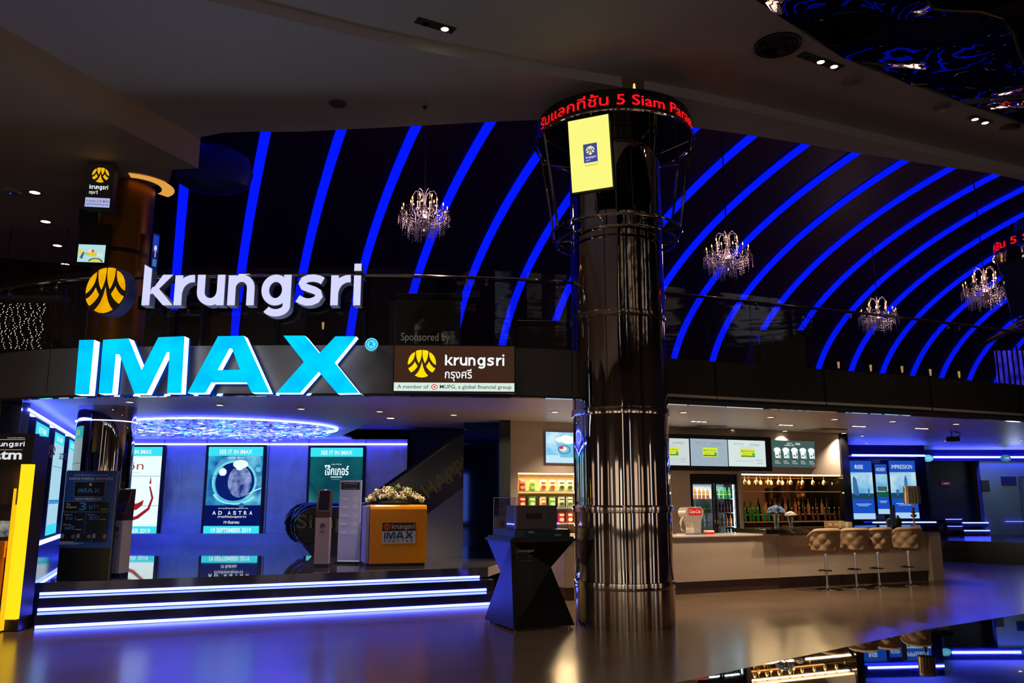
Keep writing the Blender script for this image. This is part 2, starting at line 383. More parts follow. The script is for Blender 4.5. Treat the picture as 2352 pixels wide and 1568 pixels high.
# ------------------------------------------------------------------ stage walls
M_brush = mat('brushed_blue_steel', (158, 158, 172), .3, .55, noise=(3, .12, (.4, 1, 1)), bump=(3, .02, (1.2, 1, .5)))
YW = 20.73
PW = Plane(0, YW, 0)
xl, xr = -10.6, PW.xz(934, 1100)[0]
g = MB(); g.box((-15, 11.85, 0), (-7.08, 12.1, 3.0)); struct('wall_left', g, mat('grey_green_plaster', (120, 124, 112), .6))
wl = MB(); wl.box((xl - 1.4, YW, .5), (xr, YW + .2, 3.06)); struct('wall_stage_back', wl, M_brush)
seam = MB()
for x in (230, 372, 470, 615, 706, 838): X = PW.xz(x, 1100)[0]; seam.box((X - .008, YW - .006, .6), (X + .008, YW, 3.05))
struct('trim_1', seam, mat('dark_seam', (5, 5, 20), .4))
for i, (y, r, st_) in enumerate(((1020, .022, 7), (1234, .016, 4))):
    z = PW.xz(600, y)[1]; s = MB(); s.tube([(xl, YW - .05, z), (xr, YW - .05, z)], r, 6)
    tag(s.build('wall_light_strip', led((.06, .06, 1), st_ * 5)), ['blue light strip above the poster screens on the stage wall', 'blue light strip under the poster screens on the stage wall'][i], 'light strip', 'stage wall light strips')
lg = MB(); lg.box((xl - 1, YW - .3, .51), (xr, YW, .77)); struct('trim_2', lg, M_brush)
sw_e = Vector((-3.75, 9.3, 0)).normalized()
PS = Plane(-7.0, 11.75, math.atan2(sw_e.y, sw_e.x))      # left side wall of the stage, running away from the visitor
M_side = mat('side_wall_glass', (60, 60, 100), .07, .9)
sw = MB(); sw.box((0, 0, .4), (10.2, .25, 3.06), None, Matrix.Translation(PS.o) @ Matrix.Rotation(PS.a, 4, 'Z')); struct('wall_stage_left', sw, M_side)
for i, z in enumerate((2.9, .86)):
    s = MB(); s.tube([PS.pt(.3, z, .05), PS.pt(9.6, z, .05)], .02, 6)
    tag(s.build('side_light_strip', led((.05, .075, 1), 45)), ['blue light strip high on the left side wall of the stage', 'blue light strip low on the left side wall of the stage'][i], 'light strip', 'side wall light strips')
shaft = MB(); M_shaft = mat('dark_brown_wall', (38, 24, 22), .7)
shaft.box((xr, YW + .3, .5), (0.1, YW + .5, 3.38)); shaft.extr([(-2.98, 16.4), (-.9, 17.35), (-.9, YW + .5), (-4.7, YW + .5)], 3.3, 3.38); struct('wall_escalator_shaft', shaft, M_shaft)
pier = MB(); pier.box((-.93, 16.0, .5), (-.24, 21, 3.06)); struct('wall_mirror_pier', pier, mat('blue_mirror', (30, 45, 110), .04, 1))
pier = MB(); pier.box((-.24, 15.5, 0), (-.03, 21, 3.06)); struct('wall_dark_pier', pier, mat('black_marble', (12, 11, 12), .12, 0, .6, noise=(3, .5, (1, 1, 1))))

# ------------------------------------------------------------------ lower ceiling (under the balcony) and the balcony front
M_ceil = mat('white_plaster_ceiling', (200, 192, 188), .42, 0, .5)
FL = [(-12.5, 14.2), (-8.6, 12.2), (-7.17, 11.45), (-6.3, 11.1), (-5.1, 10.92), (-3.3, 10.82), (-1.6, 10.83), (.02, 11.0), (1.07, 11.25)]
FR = [(2.2, 11.75), (4.14, 12.54), (6.58, 13.5), (9.09, 14.66), (12, 16.1), (16, 18.4)]
hole = [(-2.95, 16.6), (-.9, 17.5), (-.9, YW + .3), (-4.55, YW + .3)]
cl = MB()
outer = FL + FR + [(24, 34), (-14, 34), (-14, 16)]
c1 = [(-12.5, 14.2)] + FL[1:] + FR + [(24, 34), (-.9, 34), (-.9, 17.5), (-2.95, 16.6), (-4.0, 19.5), (-4.0, 34), (-14, 34)]
cl.extr(c1, 3.06, 3.10); struct('ceiling_lower', cl, M_ceil)
def strip(mb, P, z0, z1, t=.12, off=0.):      # wall band following a polyline in plan, thickness t behind it
    P = [Vector((x, y, 0)) for x, y in P]; N = []
    for i in range(len(P)):
        a = P[max(0, i - 1)]; b = P[min(len(P) - 1, i + 1)]; d = (b - a).normalized(); N.append(Vector((d.y, -d.x, 0)))
    A = [p + n * off for p, n in zip(P, N)]; B = [p + n * (off - t) for p, n in zip(P, N)]
    poly = A + B[::-1]; mb.extr([(p.x, p.y) for p in poly], z0, z1)
def smooth_line(P, n=6):
    out = []
    for i in range(len(P) - 1):
        p0 = Vector(P[max(0, i - 1)]); p1 = Vector(P[i]); p2 = Vector(P[i + 1]); p3 = Vector(P[min(len(P) - 1, i + 2)])
        for k in range(n):
            t = k / n; out.append(tuple(.5 * ((2 * p1) + (-p0 + p2) * t + (2 * p0 - 5 * p1 + 4 * p2 - p3) * t * t + (-p0 + 3 * p1 - 3 * p2 + p3) * t ** 3)))
    out.append(tuple(P[-1])); return out
FLs, FRs = smooth_line(FL), smooth_line(FR)
M_fasL = mat('grey_balcony_cladding', (92, 90, 90), .38, .35, noise=(2, .1, (1, 1, 1)))
M_fasR = mat('dark_balcony_cladding', (34, 32, 28), .5, .1, noise=(2, .1, (1, 1, 1)))
b = MB(); strip(b, FLs, 2.985, 3.63, .3); struct('wall_balcony_front_left', b, M_fasL)
b = MB(); strip(b, FRs, 3.0, 3.62, .25, -.02); struct('wall_balcony_front_right', b, M_fasR)
b = MB(); strip(b, FLs, 2.955, 2.985, .1, .015); strip(b, FRs, 2.955, 3.02, .1, .0); struct('trim_3', b, mat('polished_steel_trim', (200, 200, 205), .06, 1))
b = MB()
for P, ks in ((FLs, range(4, len(FLs) - 2, 7)), (FRs, range(3, len(FRs) - 1, 5))):
    for k in ks:
        p = Vector(P[k]); q = Vector(P[k + 1]); d = (q - p).normalized(); M = Matrix.Translation((p.x, p.y, 0)) @ Matrix.Rotation(math.atan2(d.y, d.x), 4, 'Z')
        b.box((-.004, -.004, 3.03), (.004, .01, 3.62), None, M)
struct('trim_4', b, mat('seam_black', (4, 4, 4), .6))
# gallery floor behind the balcony front
g = MB(); back = [(26, 24), (24, 34), (-14, 34), (-14, 16)]
g.extr([(x, y + .15) for x, y in FL] + [(x, y + .15) for x, y in FR] + back, 3.4, 3.6); struct('floor_gallery', g, mat('gallery_carpet', (30, 22, 22), .6))

# ------------------------------------------------------------------ the vaulted hall with its blue light bands
VA, VD, Va, Vb, Vz, Vs0, Vds = .4044, 21.4389, 11.4398, 4.9862, 4.7991, 10.1894, 1.4363
def vault(s, phi, off=0., z=None):
    if z is not None: d = VD - off
    else: d = VD - (Va) * (1 - math.cos(phi)) - off * math.cos(phi); z = Vz + (Vb) * math.sin(phi) - off * math.sin(phi)
    return Vector((s * math.cos(VA) - d * math.sin(VA), s * math.sin(VA) + d * math.cos(VA), z))
def profile(s, off, n=26, pmax=1.42): return [vault(s, 0, off, 3.6), vault(s, 0, off, 4.2)] + [vault(s, pmax * i / n, off) for i in range(n + 1)]
v = MB(); A, B_ = profile(-9.5, 0), profile(34, 0)
v.add(A + B_, [(i, i + 1, len(A) + i + 1, len(A) + i) for i in range(len(A) - 1)]); o = struct('wall_vault', v, mat('dark_vault_plaster', (34, 9, 3), .55), smooth=True)
M_band = emi((4, 22, 255), 1.0); wb = .1
for j, k in enumerate(range(-7, 14)):
    s = Vs0 + k * Vds; m = MB()
    a, b, c, d = profile(s - wb, .06), profile(s + wb, .06), profile(s + wb, .005), profile(s - wb, .005); n = len(a)
    m.add(a + b + c + d, [(i, i + 1, n + i + 1, n + i) for i in range(n - 1)] + [(n + i, n + i + 1, 2 * n + i + 1, 2 * n + i) for i in range(n - 1)] + [(3 * n + i, 3 * n + i + 1, i + 1, i) for i in range(n - 1)])
    o = m.build('blue_light_band', M_band, smooth=True)
    where = {-7: 'furthest left, rising beside the bank column', 13: 'furthest right of all, at the far end'}.get(k, '%s from the left end' % (ordinal(j) if j < 20 else 'last'))
    tag(o, 'curved blue light band on the dark vault, ' + where, 'light band', 'blue light bands of the vault')
b = MB(); b.box((-14.5, 22, 3.6), (-8.9, 22.3, 9)); struct('wall_gallery_left', b, mat('dark_vault_plaster', (34, 9, 3), .55))

# ------------------------------------------------------------------ upper ceiling
M_up = mat('upper_ceiling_plaster', (200, 198, 204), .75)
edge = [on_z(x, y, 7.3) for x, y in ((460, 315), (700, 302), (900, 292), (1240, 275), (1420, 276), (1590, 292), (1770, 318), (1950, 348), (2150, 380), (2352, 415))]
edge = smooth_line([(-14, 22), (-9.5, 18.5), (-6.6, 14.2)] [2:] + [(p.x, p.y) for p in edge] + [(14, 16.7), (24, 22)], 4)
step = smooth_line([(on_z(x, y, 7.3).x, on_z(x, y, 7.3).y) for x, y in ((470, 0), (700, 55), (900, 102), (1300, 178), (1600, 230), (2000, 322), (2352, 402))] , 4)
step = [(-12, 2), (-7, 6.2)] + step + [(14, 16.5), (24, 21.9)]
c = MB(); c.extr(edge[::-1][0:0] + [(x, y) for x, y in step] + [(x, y) for x, y in edge[::-1]], 7.3, 7.62); struct('ceiling_rim', c, M_up)
fe = [on_z(x, y, 7.45) for x, y in ((1735, 0), (1880, 100), (2000, 160), (2180, 225), (2352, 285))]
fe = [(1.2, 7.6), (fe[0].x, fe[0].y)] + [(p.x, p.y) for p in fe[1:]] + [(13, 14.6), (20, 17)]
fe = smooth_line(fe, 4)
c = MB(); c.extr([(x, y) for x, y in step] + fe[::-1] + [(1.0, 4), (-3, -14), (-18, -14), (-18, 2)], 7.45, 7.6); struct('ceiling_upper', c, M_up)
c = MB(); c.box((-20, -15, 9.8), (30, 20, 9.9)); struct('ceiling_void', c, mat('void_black', (6, 6, 9), .4))
# lower soffit on the left, with its upstand
sf = [(-6.23, 9.27), (-5.01, 12.44), (-5.45, 12.5), (-5.7, 13.0), (-6.1, 13.25), (-6.9, 13.9), (-8.4, 16.6), (-10.5, 21.9), (-22, 21.9), (-22, -2), (-10.6, -2)]
c = MB(); c.extr(sf, 6.8, 7.46); struct('ceiling_soffit_left', c, mat('soffit_plaster', (190, 168, 145), .7))
# wavy mirror film in the ceiling at the right
M_film = mat('black_mirror_film', (60, 60, 70), .02, 1, bump=(.5, .14, (1, 1, 1)))
g = MB(); n = 60; inn = []
for i, (x, y) in enumerate(fe):
    k = min(1, max(0, (i - 2) / 14)); inn.append((x + 1.4 + .5 * math.sin(i * .7) * .3, y - 1.15 - .25 * math.sin(i * .9)))
vs = []; cols = 14
for (a, b_), (c_, d_) in zip(fe, inn):
    for q in range(cols + 1):
        t = q / cols; x = a + (c_ - a) * t; y = b_ + (d_ - b_) * t; vs.append((x, y, 7.47 - .42 * t + .07 * math.sin(x * 2.6 + y * 1.1) * math.sin(t * 3.1) + .03 * math.sin(x * 5.3)))
g.add(vs, [(i * (cols + 1) + q, i * (cols + 1) + q + 1, (i + 1) * (cols + 1) + q + 1, (i + 1) * (cols + 1) + q) for i in range(len(fe) - 1) for q in range(cols)])
struct('ceiling_mirror_film', g, M_film, smooth=True)
g = MB(); pp = [(x, y) for x, y in inn]; g.tube([(x, y, 7.05) for x, y in pp], .018, 6); struct('trim_5', g, mat('brass_edge', (110, 95, 50), .4, .8))
g = MB(); g.extr(pp + [(20, 5), (10, -14), (-2.8, -14), (1.1, 4)], 7.06, 7.1); struct('ceiling_dark_film', g, mat('dark_film', (14, 14, 26), .12, .6, bump=(.6, .1, (1, 1, 1))))

# ------------------------------------------------------------------ the far side of the hall behind the visitor (seen in the chrome); its glowing windows are added for streaks and fill
g = MB(); g.box((-26, -15.4, 0), (30, -15, 10)); g.box((-26, -15, 0), (-25.6, 34, 10)); g.box((29.6, -15, 0), (30, 34, 10)); g.box((-26, 33.6, 0), (30, 34, 10)); struct('wall_hall', g, mat('hall_wall', (152, 138, 126), .6))
k = 0
for i, (x, wd, h, col, s) in enumerate([(-20, 3, 3.2, (240, 212, 186), 1.0), (-15, 2.6, 2.8, (235, 225, 215), 1.2), (-9, 3.5, 3.0, (245, 225, 200), 1.3), (-4, 1.6, 2.6, (240, 235, 225), 2.2), (-.6, .7, 5.4, (255, 240, 215), 2.5), (2.6, 2.6, 2.8, (236, 200, 170), 1.1), (7, .8, 4.6, (225, 235, 255), 2.4), (11, 4, 3, (240, 212, 186), 1.3), (17, 2, 3.4, (240, 220, 200), 1.2), (22, 4, 3, (236, 200, 170), 1.0)]):
    m = MB(); m.box((x, -15, .3), (x + wd, -14.92, .3 + h), emi(col, s)); fr_ = mat('shop_frame', (60, 50, 40), .4)
    for q in range(3): m.box((x + wd * q / 2 - .06, -15, .2), (x + wd * q / 2 + .06, -14.85, .4 + h), fr_)
    k += 1; struct('window_%d' % k, m)
for sx in (-25.5, 29.5):
    for (y, wd, h, col, s) in ((-9, 3, 3, (240, 212, 186), 1.2), (-3, 2, 4, (230, 230, 240), 1.4), (4, 3, 3, (236, 200, 170), 1.0)):
        m = MB(); m.box((sx - .04, y, .3), (sx + .04, y + wd, .3 + h), emi(col, s)); k += 1; struct('window_%d' % k, m)
g = MB()
for x in (-17, -10.5, -2.4, 5.4, 15.5, 20.5): g.box((x, -15, 0), (x + 1.1, -14.4, 10))
struct('wall_pilasters', g, mat('light_pilaster', (190, 170, 150), .5))
# ================================================================== signs on the balcony front
M_chrome = mat('chrome', (215, 212, 208), .06, 1)
M_dark = mat('black_metal', (14, 14, 15), .35, .6)
M_blk = mat('matt_black', (9, 9, 10), .6)
SF = Plane(0, 10.56, 0)                        # front face plane of the big letters
Z5 = lambda x, y: (150 + x * .3189, 560 + y * .3189)
def zp(pts, pl, off=0): return [pl.xz(*Z5(x, y), off) for x, y in pts]
LETT = IMX
M_cy = emi((0, 196, 255), 1.0, ((0, 226, 255), 2.2)); M_lw = emi((225, 235, 255), 3.2); M_bb = emi((0, 70, 190), .8)
for k, (ch, P) in enumerate(LETT.items()):
    q = zp(P, SF); X = sum(a for a, b in q) / len(q); Z = min(b for a, b in q)
    t = thing('channel_letter', 'big cyan lit channel letter %s with white glowing edge on the balcony front' % ch, 'sign letter', (X, 10.56, Z), 0, 'big cyan channel letters')
    if ch != 'A':
        n = len(q); area = sum(q[i][0] * q[(i + 1) % n][1] - q[(i + 1) % n][0] * q[i][1] for i in range(n))
        if area < 0: q = q[::-1]
    q = [(a - X, b - Z) for a, b in q]
    f = MB(); f.extr(q, -.012, 0, M_cy, ART); f.build('face', None, t)
    f = MB(); f.extr(q, -.16, -.0125, M_lw, ART); f.build('return', None, t, label='white glowing letter edge')
    f = MB(); f.extr(q, -.215, -.161, M_bb, ART); f.build('back_tray', None, t)
# small registered mark
c = SF.xz(851, 788); t = thing('registered_mark', 'small round cyan lit registered mark beside the letter X', 'sign', (c[0], 10.66, c[1]), 0)
m = MB(); m.lathe([(0, -.06), (.088, -.06), (.088, .02), (0, .02)], 28, m=mat('white_acrylic', (220, 225, 235), .3), M=ART); m.build('disc', None, t)
a = Art(.17, .17, .0, z0=-.085); a.y = .021; a.disc(.5, .5, .49, .49, emi((90, 225, 255), 1.1)); a.ring(.5, .5, .40, .40, .16, emi((10, 130, 200), 1)); a.text('R', .34, .31, .68, .70, emi((10, 130, 200), 1), .03); a.mb.build('face', None, t)

# white channel letters of the bank name
KF = Plane(0, 10.70, 0)
M_ww = emi((214, 216, 255), 1.0); M_side = mat('letter_return', (150, 158, 180), .5)
k0 = KF.rect(*Z5(557, 222), *Z5(2126, 440)); KS = (k0[2] - k0[0]) / 6.97; KH = k0[3] - k0[1]
for c, nm in (('k', 'K'), ('r', 'R beside the K'), ('u', 'U'), ('n', 'N'), ('g', 'G'), ('s', 'S'), ('R', 'R beside the I'), ('i', 'I')):
    X0 = k0[0] + GX[c] * KS
    t = thing('channel_letter', 'white lit channel letter %s of the bank name on the balcony' % nm, 'sign letter', (X0, 10.70, k0[1]), 0, 'white channel letters of the bank name')
    f = MB(); glyph(f, c, KS, KH, 0, 0, -.01, 0, None); f.build('face', M_ww, t)
    f = MB(); glyph(f, c, KS, KH, 0, 0, -.17, -.0105, None, grow=.012); f.build('return', M_side, t)
# the emblem disc, turned to the left
ec = on_y(243, 667, 10.75)
t = thing('emblem_disc', 'large round yellow and dark bank emblem sign with thick rim beside the white letters', 'sign', tuple(ec), -.26)
m = MB(); m.lathe([(0, -.2), (.335, -.2), (.335, 0), (0, 0)], 48, M=ART); m.build('rim', mat('navy_rim', (52, 62, 110), .45), t, smooth=True)
m = MB(); m.lathe([(.0, .001), (.325, .001), (.325, .006), (0, .006)], 48, M=ART, m=mat('dark_brown_face', (42, 26, 22), .5)); m.build('face', None, t)
m = MB(); emblem_geo(m, 0, 0, .318, .008, emi((255, 190, 8), .93, ((238, 165, 0), 5))); m.build('emblem', None, t)
# supports behind the letters: one rail carried on the balcony balustrade
t = thing('letter_support_frame', 'thin dark support rails behind the white channel letters', 'support frame', (0, 10.9, 0))
m = MB()
zt, zb = KF.xz(600, 640)[1], KF.xz(600, 690)[1]
for z in (zt, zb): m.box((-4.78, -.02, z - .012), (-1.9, 0, z + .012))
m.build('rail', M_dark, t)
for x in (-4.7, -4.2, -3.2, -2.0): m = MB(); m.box((x, -.03, 3.64), (x + .03, 0, zt)); m.build('post', M_dark, t)
pass

# sponsor light box
SPF = Plane(*((on_y(900, 850, 10.62).x, 10.62)), 0.05)
x0, z0, x1, z1 = SPF.rect(903, 792, 1184, 901)
W_, H_ = x1 - x0, z1 - z0; p = SPF.pt((x0 + x1) / 2, z0)
t = thing('sponsor_light_box', 'brown lit sponsor sign with yellow emblem and white lettering on the balcony front', 'sign', tuple(p), SPF.a)
m = MB(); m.box((-W_ / 2, 0, 0), (W_ / 2, .13, H_)); m.build('housing', M_blk, t)
a = Art(W_ - .03, H_ - .03, .004, z0=.015)
a.rect(0, .0, 1, 1, emi((62, 38, 28), 1)); a.rect(0, 0, 1, .185, emi((216, 236, 224), 1))
a.emblem(.228, .60, .185, emi((255, 226, 8), 1)); wm = emi((238, 248, 246), 1.1)
a.text('krungsri', .42, .50, .915, .82, wm, .035); a.text('กรุงศรี', .42, .215, .645, .49, wm, .02)
bk = emi((28, 28, 28), .8); a.text('A member of', .03, .055, .285, .135, bk, .006); a.text('MUFG, a global financial group', .38, .03, .975, .14, bk, .01)
rd = emi((215, 30, 40), 1); a.ring(.335, .092, .026, .062, .25, rd, a0=.9, a1=2.3 + 3.14 - .1 + 0, n=14) ; a.ring(.335, .092, .026, .062, .25, rd, a0=-.8, a1=.8, n=8); a.disc(.335, .092, .008, .02, rd, 12)
a.mb.build('panel', None, t)
x0, z0, x1, z1 = SPF.rect(921, 768, 1033, 788)
t = thing('glass_lettering', 'pale lettering reading Sponsored by, standing above the brown sponsor sign', 'lettering', tuple(SPF.pt(x0, z0)), SPF.a)
m = MB(); m.text('Sponsored by', 0, 0, x1 - x0, z1 - z0 + .02, None, bold=0, depth=.006); m.build('letters', mat('pale_vinyl', (215, 220, 220), .5), t)
m = MB(); m.box((-.05, .01, -.015), (W_ * .62, .02, z1 - z0 + .05)); m.build('clear_plate', clear('acrylic', (.93, .95, .97), .05), t)

# ------------------------------------------------------------------ balustrade on the balcony
M_glass = clear('balcony_glass', (.93, .95, .96), .045)
def balustrade(P, label, start, end, stepn, off):
    P = P[start:end]; N = []; V = [Vector((x, y, 0)) for x, y in P]
    for i in range(len(V)):
        d = (V[min(i + 1, len(V) - 1)] - V[max(i - 1, 0)]).normalized(); N.append(Vector((d.y, -d.x, 0)))
    t = thing('balustrade', label, 'balustrade', (V[0].x, V[0].y, 3.6))
    o = V[0] + Vector((0, 0, 3.6))
    m = MB(); m.tube([v + n * (-off + .05) - o + Vector((0, 0, 4.62)) for v, n in zip(V, N)], .024, 8); m.build('handrail', M_chrome, t, smooth=True)
    i = 0
    while i < len(V) - 1:
        j = min(i + stepn, len(V) - 1); m = MB()
        for k in range(i, j):
            a = V[k] - N[k] * off - o; b_ = V[k + 1] - N[k + 1] * off - o; e = (b_ - a).normalized()
            if k == i: a = a + e * .006
            if k == j - 1: b_ = b_ - e * .006
            n = N[k] * .006
            m.add([a + n + Vector((0, 0, 3.602)), b_ + n + Vector((0, 0, 3.602)), b_ - n + Vector((0, 0, 3.602)), a - n + Vector((0, 0, 3.602)), a + n + Vector((0, 0, 4.74)), b_ + n + Vector((0, 0, 4.74)), b_ - n + Vector((0, 0, 4.74)), a - n + Vector((0, 0, 4.74))],
                  [(0, 3, 2, 1), (4, 5, 6, 7), (0, 1, 5, 4), (1, 2, 6, 5), (2, 3, 7, 6), (3, 0, 4, 7)])
        m.build('glass_panel', M_glass, t)
        for kk in (i, j):
            m = MB(); c = V[kk] + N[kk] * (-off + .02) - o; e = (V[min(kk + 1, len(V) - 1)] - V[kk - 1 if kk else 0]).normalized()
            for sgn in (-.14, .14): 
                if (kk == i and sgn > 0) or (kk == j and sgn < 0): q = c + e * sgn + Vector((0, 0, 4.54)); m.ball(q, .026, seg=10); m.tube([q, q + Vector((0, 0, .07))], .008, 6)
            m.build('clamp', M_chrome, t, smooth=True)
        i = j
balustrade(FLs, 'glass balustrade with steel handrail behind the white letters, left of the chrome column', 4, len(FLs), 6, .16)
balustrade(FRs, 'glass balustrade with steel handrail right of the chrome column', 0, len(FRs) - 2, 5, .16)

# ================================================================== the chrome column with its ticker ring
CX, CY, CR = 1.50, 11.42, .655
M_col = mat('column_chrome', (196, 184, 174), .035, 1, bump=(1.1, .018, (1, 1, .22)))
t = thing('chrome_column', 'huge polished chrome column standing on the hall floor in the middle', 'column', (CX, CY, 0))
zs = [0, .52, 1.49, 2.77, 4.08, 5.5, 6.9]
for i in range(6):
    m = MB(); m.lathe([(CR, zs[i] + .012), (CR, zs[i + 1] - .012)], 72)
    if i == 5: m.lathe([(0, 6.86), (CR, 6.86)], 48)
    m.build('shaft_panel', M_col, t, smooth=True)
for z in zs[1:-1]:
    m = MB(); m.lathe([(CR, -.05), (CR + .02, -.045), (CR + .024, 0), (CR + .02, .045), (CR, .05)], 72, c=(0, 0, z)); m.build('joint_band', mat('band_chrome', (215, 200, 185), .1, 1), t, smooth=True)
m = MB()
for an in (-1.95, -.95, .4, -2.9): m.box((CR * math.cos(an) - .004, CR * math.sin(an) - .004, .01), (CR * math.cos(an) + .004, CR * math.sin(an) + .004, 6.8))
m.build('seam', M_blk, t)
m = MB(); m.lathe([(0, 0), (CR + .012, 0), (CR + .012, .5), (CR, .51)], 72); m.build('base', mat('base_chrome', (190, 170, 150), .12, 1), t, smooth=True)
m = MB(); m.lathe([(.70, 6.8), (.70, 7.46)], 64); m.build('upper_shaft', mat('brown_column_cladding', (150, 124, 112), .4, .2), t, smooth=True)
def ticker(loc, label, word, grp, rot=0, scr=True):
    t = thing('ticker_ring', label, 'led display', loc, rot, grp)
    m = MB(); m.lathe([(.67, 6.75), (1.12, 6.75), (1.12, 7.06), (.71, 7.12)], 64); m.build('drum', mat('gloss_black', (8, 8, 9), .12, 0, .7), t, smooth=True)
    m = MB(); wd = 3.15; m.text(word, -wd / 2, 6.77, wd / 2, 7.0, None, bold=.02, bend=1.135); m.build('lettering', emi((255, 22, 30), 1.2), t)
    m = MB(); m.tube([(1.15 * math.cos(a * math.pi / 24), 1.15 * math.sin(a * math.pi / 24), 6.74) for a in range(48)], .022, 8, closed=True); m.build('upper_hoop', M_chrome, t, smooth=True)
    for r, z in ((.93, 5.36), (.86, 5.22)):
        m = MB(); m.tube([(r * math.cos(a * math.pi / 24), r * math.sin(a * math.pi / 24), z) for a in range(48)], .02, 8, closed=True); m.build('lower_hoop', M_chrome, t, smooth=True)
    for k in range(8):
        an = math.pi / 4 * k + .28; c, s = math.cos(an), math.sin(an); m = MB()
        m.tube([(1.13 * c, 1.13 * s, 6.74), (.93 * c, .93 * s, 5.36)], .02, 8); m.tube([(.69 * c, .69 * s, 5.345), (.93 * c, .93 * s, 5.36)], .013, 6); m.tube([(.69 * c, .69 * s, 6.5), (1.1 * c, 1.1 * s, 6.62)], .013, 6)
        m.build('strut', M_chrome, t, smooth=True)
    return t
t = ticker((CX, CY, 0), 'black ticker ring with red running letters round the chrome column', 'รับแลกที่ชั้น 5 Siam Paragon .', 'ticker rings', .12)
m = MB(); m.lathe([(0, -.03), (.02, -.02), (.012, .05), (0, .06)], 10, c=(.05, -1.0, 7.14)); m.build('beacon', emi((255, 200, 110), 1.5), t)
YL = emi((252, 250, 130), 1.0); BL = emi((66, 72, 150), 1)
ang = -.42; p = Vector((CX + math.sin(ang) * 1.04, CY - math.cos(ang) * 1.04, 5.66))
t = thing('hanging_screen', 'pale yellow lit screen hung under the ticker ring on the chrome column', 'screen', tuple(p), ang)
tilt = Matrix.Rotation(.14, 4, 'X')
h = MB(); h.box((-.305, .02, 0), (.305, .09, 1.02), None, tilt); h.build('housing', M_blk, t)
a = Art(.57, .98, .0, z0=.02); a.y = .0; a.rect(0, 0, 1, 1, YL); a.rect(.34, .38, .68, .64, BL); a.emblem(.51, .545, .06, emi((250, 240, 160), 1)); a.text('krungsri', .39, .43, .64, .47, emi((230, 230, 250), 1), .03); a.text('กรุงศรี', .39, .395, .5, .425, emi((230, 230, 250), 1), .01)
a.rect(.35, .345, .7, .352, emi((200, 180, 80), 1)); a.rect(.37, .33, .67, .336, emi((200, 180, 80), 1))
for i, q in enumerate(a.mb.v): a.mb.v[i] = tuple(tilt @ Vector(q))
a.mb.build('display', None, t)
for zz_ in (.1, .8): m = MB(); m.tube([(0, .06, zz_), (0, .32, zz_)], .02, 6); m.build('bracket', M_chrome, t)
# second column with ticker, at the right edge
C2 = Vector((9.35, 14.4, 0)); C2 = Vector((11.5, 16.8, 0))
t = thing('steel_column', 'second polished column with ticker, cut by the right edge of the view', 'column', tuple(C2))
m = MB(); m.lathe([(.62, 0), (.62, 6.9)], 48); m.lathe([(.7, 6.9), (.7, 7.45)], 48); m.build('shaft', M_col, t, smooth=True)
ticker(tuple(C2), 'ticker ring with red letters on the second column at the right edge', 'ที่ชั้น 5 Siam Paragon .', 'ticker rings', -.6)
ang = -1.25; p = Vector((C2.x + math.sin(ang) * 1.08, C2.y - math.cos(ang) * 1.08, 5.3))
t = thing('hanging_screen', 'dark thin screen seen edge-on beside the second column', 'screen', tuple(p), ang)
h = MB(); h.box((-.3, 0, 0), (.3, .08, 1.15), None, tilt); h.build('housing', M_blk, t); h = MB(); h.tube([(0, .06, .2), (0, .36, .2)], .02, 6); h.build('bracket', M_chrome, t)

# ================================================================== left column with its signs
LC = Vector((-6.5, 13.25, 0))
t = thing('round_column', 'round column left, bronze above the balcony and chrome under it', 'column', tuple(LC))
m = MB(); m.lathe([(.43, 3.62), (.43, 6.79)], 48); m.build('bronze_shaft', mat('bronze_cladding', (150, 92, 20), .38, .75), t, smooth=True)
m = MB(); m.lathe([(.43, .5), (.43, 3.07)], 48); m.build('chrome_shaft', M_col, t, smooth=True)
m = MB(); m.lathe([(.436, 5.55), (.436, 5.62)], 40); m.build('band', M_blk, t, smooth=True)
m = MB(); m.tube([(.45 * math.cos(k * .2618), .45 * math.sin(k * .2618), 2.82) for k in range(24)], .008, 6, closed=True); m.build('light_ring', led((.3, .35, 1), 5), t)
def wall_panel(name, label, cat, px, Y, rz, artf, depth=.1, lean=0):
    pl = Plane(on_y(px[0], (px[1] + px[3]) / 2, Y).x, Y, rz); a, b, c, d = pl.rect(*px); W, H = c - a, d - b
    t = thing(name, label, cat, tuple(pl.pt((a + c) / 2, b)), rz)
    h = MB(); h.box((-W / 2, 0.0, 0), (W / 2, depth, H)); h.build('housing', M_blk, t)
    art = Art(W * .97, H * .98, .002, z0=H * .01); artf(art); art.mb.build('display', None, t)
    return t
def a_sign(a):
    a.rect(0, 0, 1, 1, emi((24, 18, 16), .8)); a.rect(.02, .01, .98, .22, emi((170, 180, 225), 1)); a.emblem(.52, .74, .125, emi((250, 190, 20), .9))
    a.text('krungsri', .14, .39, .86, .52, wm, .03); a.text('กรุงศรี', .14, .28, .48, .385, wm, .012)
    n = emi((30, 35, 90), 1); a.text('A member of', .06, .12, .55, .17, n, .003); a.text('MUFG', .72, .12, .95, .17, n, .01); a.text('a global financial group', .05, .04, .93, .10, n, .003); a.ring(.63, .145, .045, .03, .4, rd)
wall_panel('column_sign', 'lit bank sign with emblem high on the left column', 'sign', (197, 375, 258, 478), 12.1, .16, a_sign, .22)
wall_panel('dark_screen', 'switched-off dark screen on the left column between sign and picture screen', 'screen', (181, 480, 222, 516), 12.8, .1, lambda a: a.rect(0, 0, 1, 1, M_blk), .06)
bk2 = MB(); bk2.tube([(LC.x - .2, 12.3, 6.2), (LC.x - .1, 12.86, 6.2)], .03, 6); tag(bk2.build('sign_bracket', M_dark), 'short dark arm holding the bank sign to the left column', 'bracket')
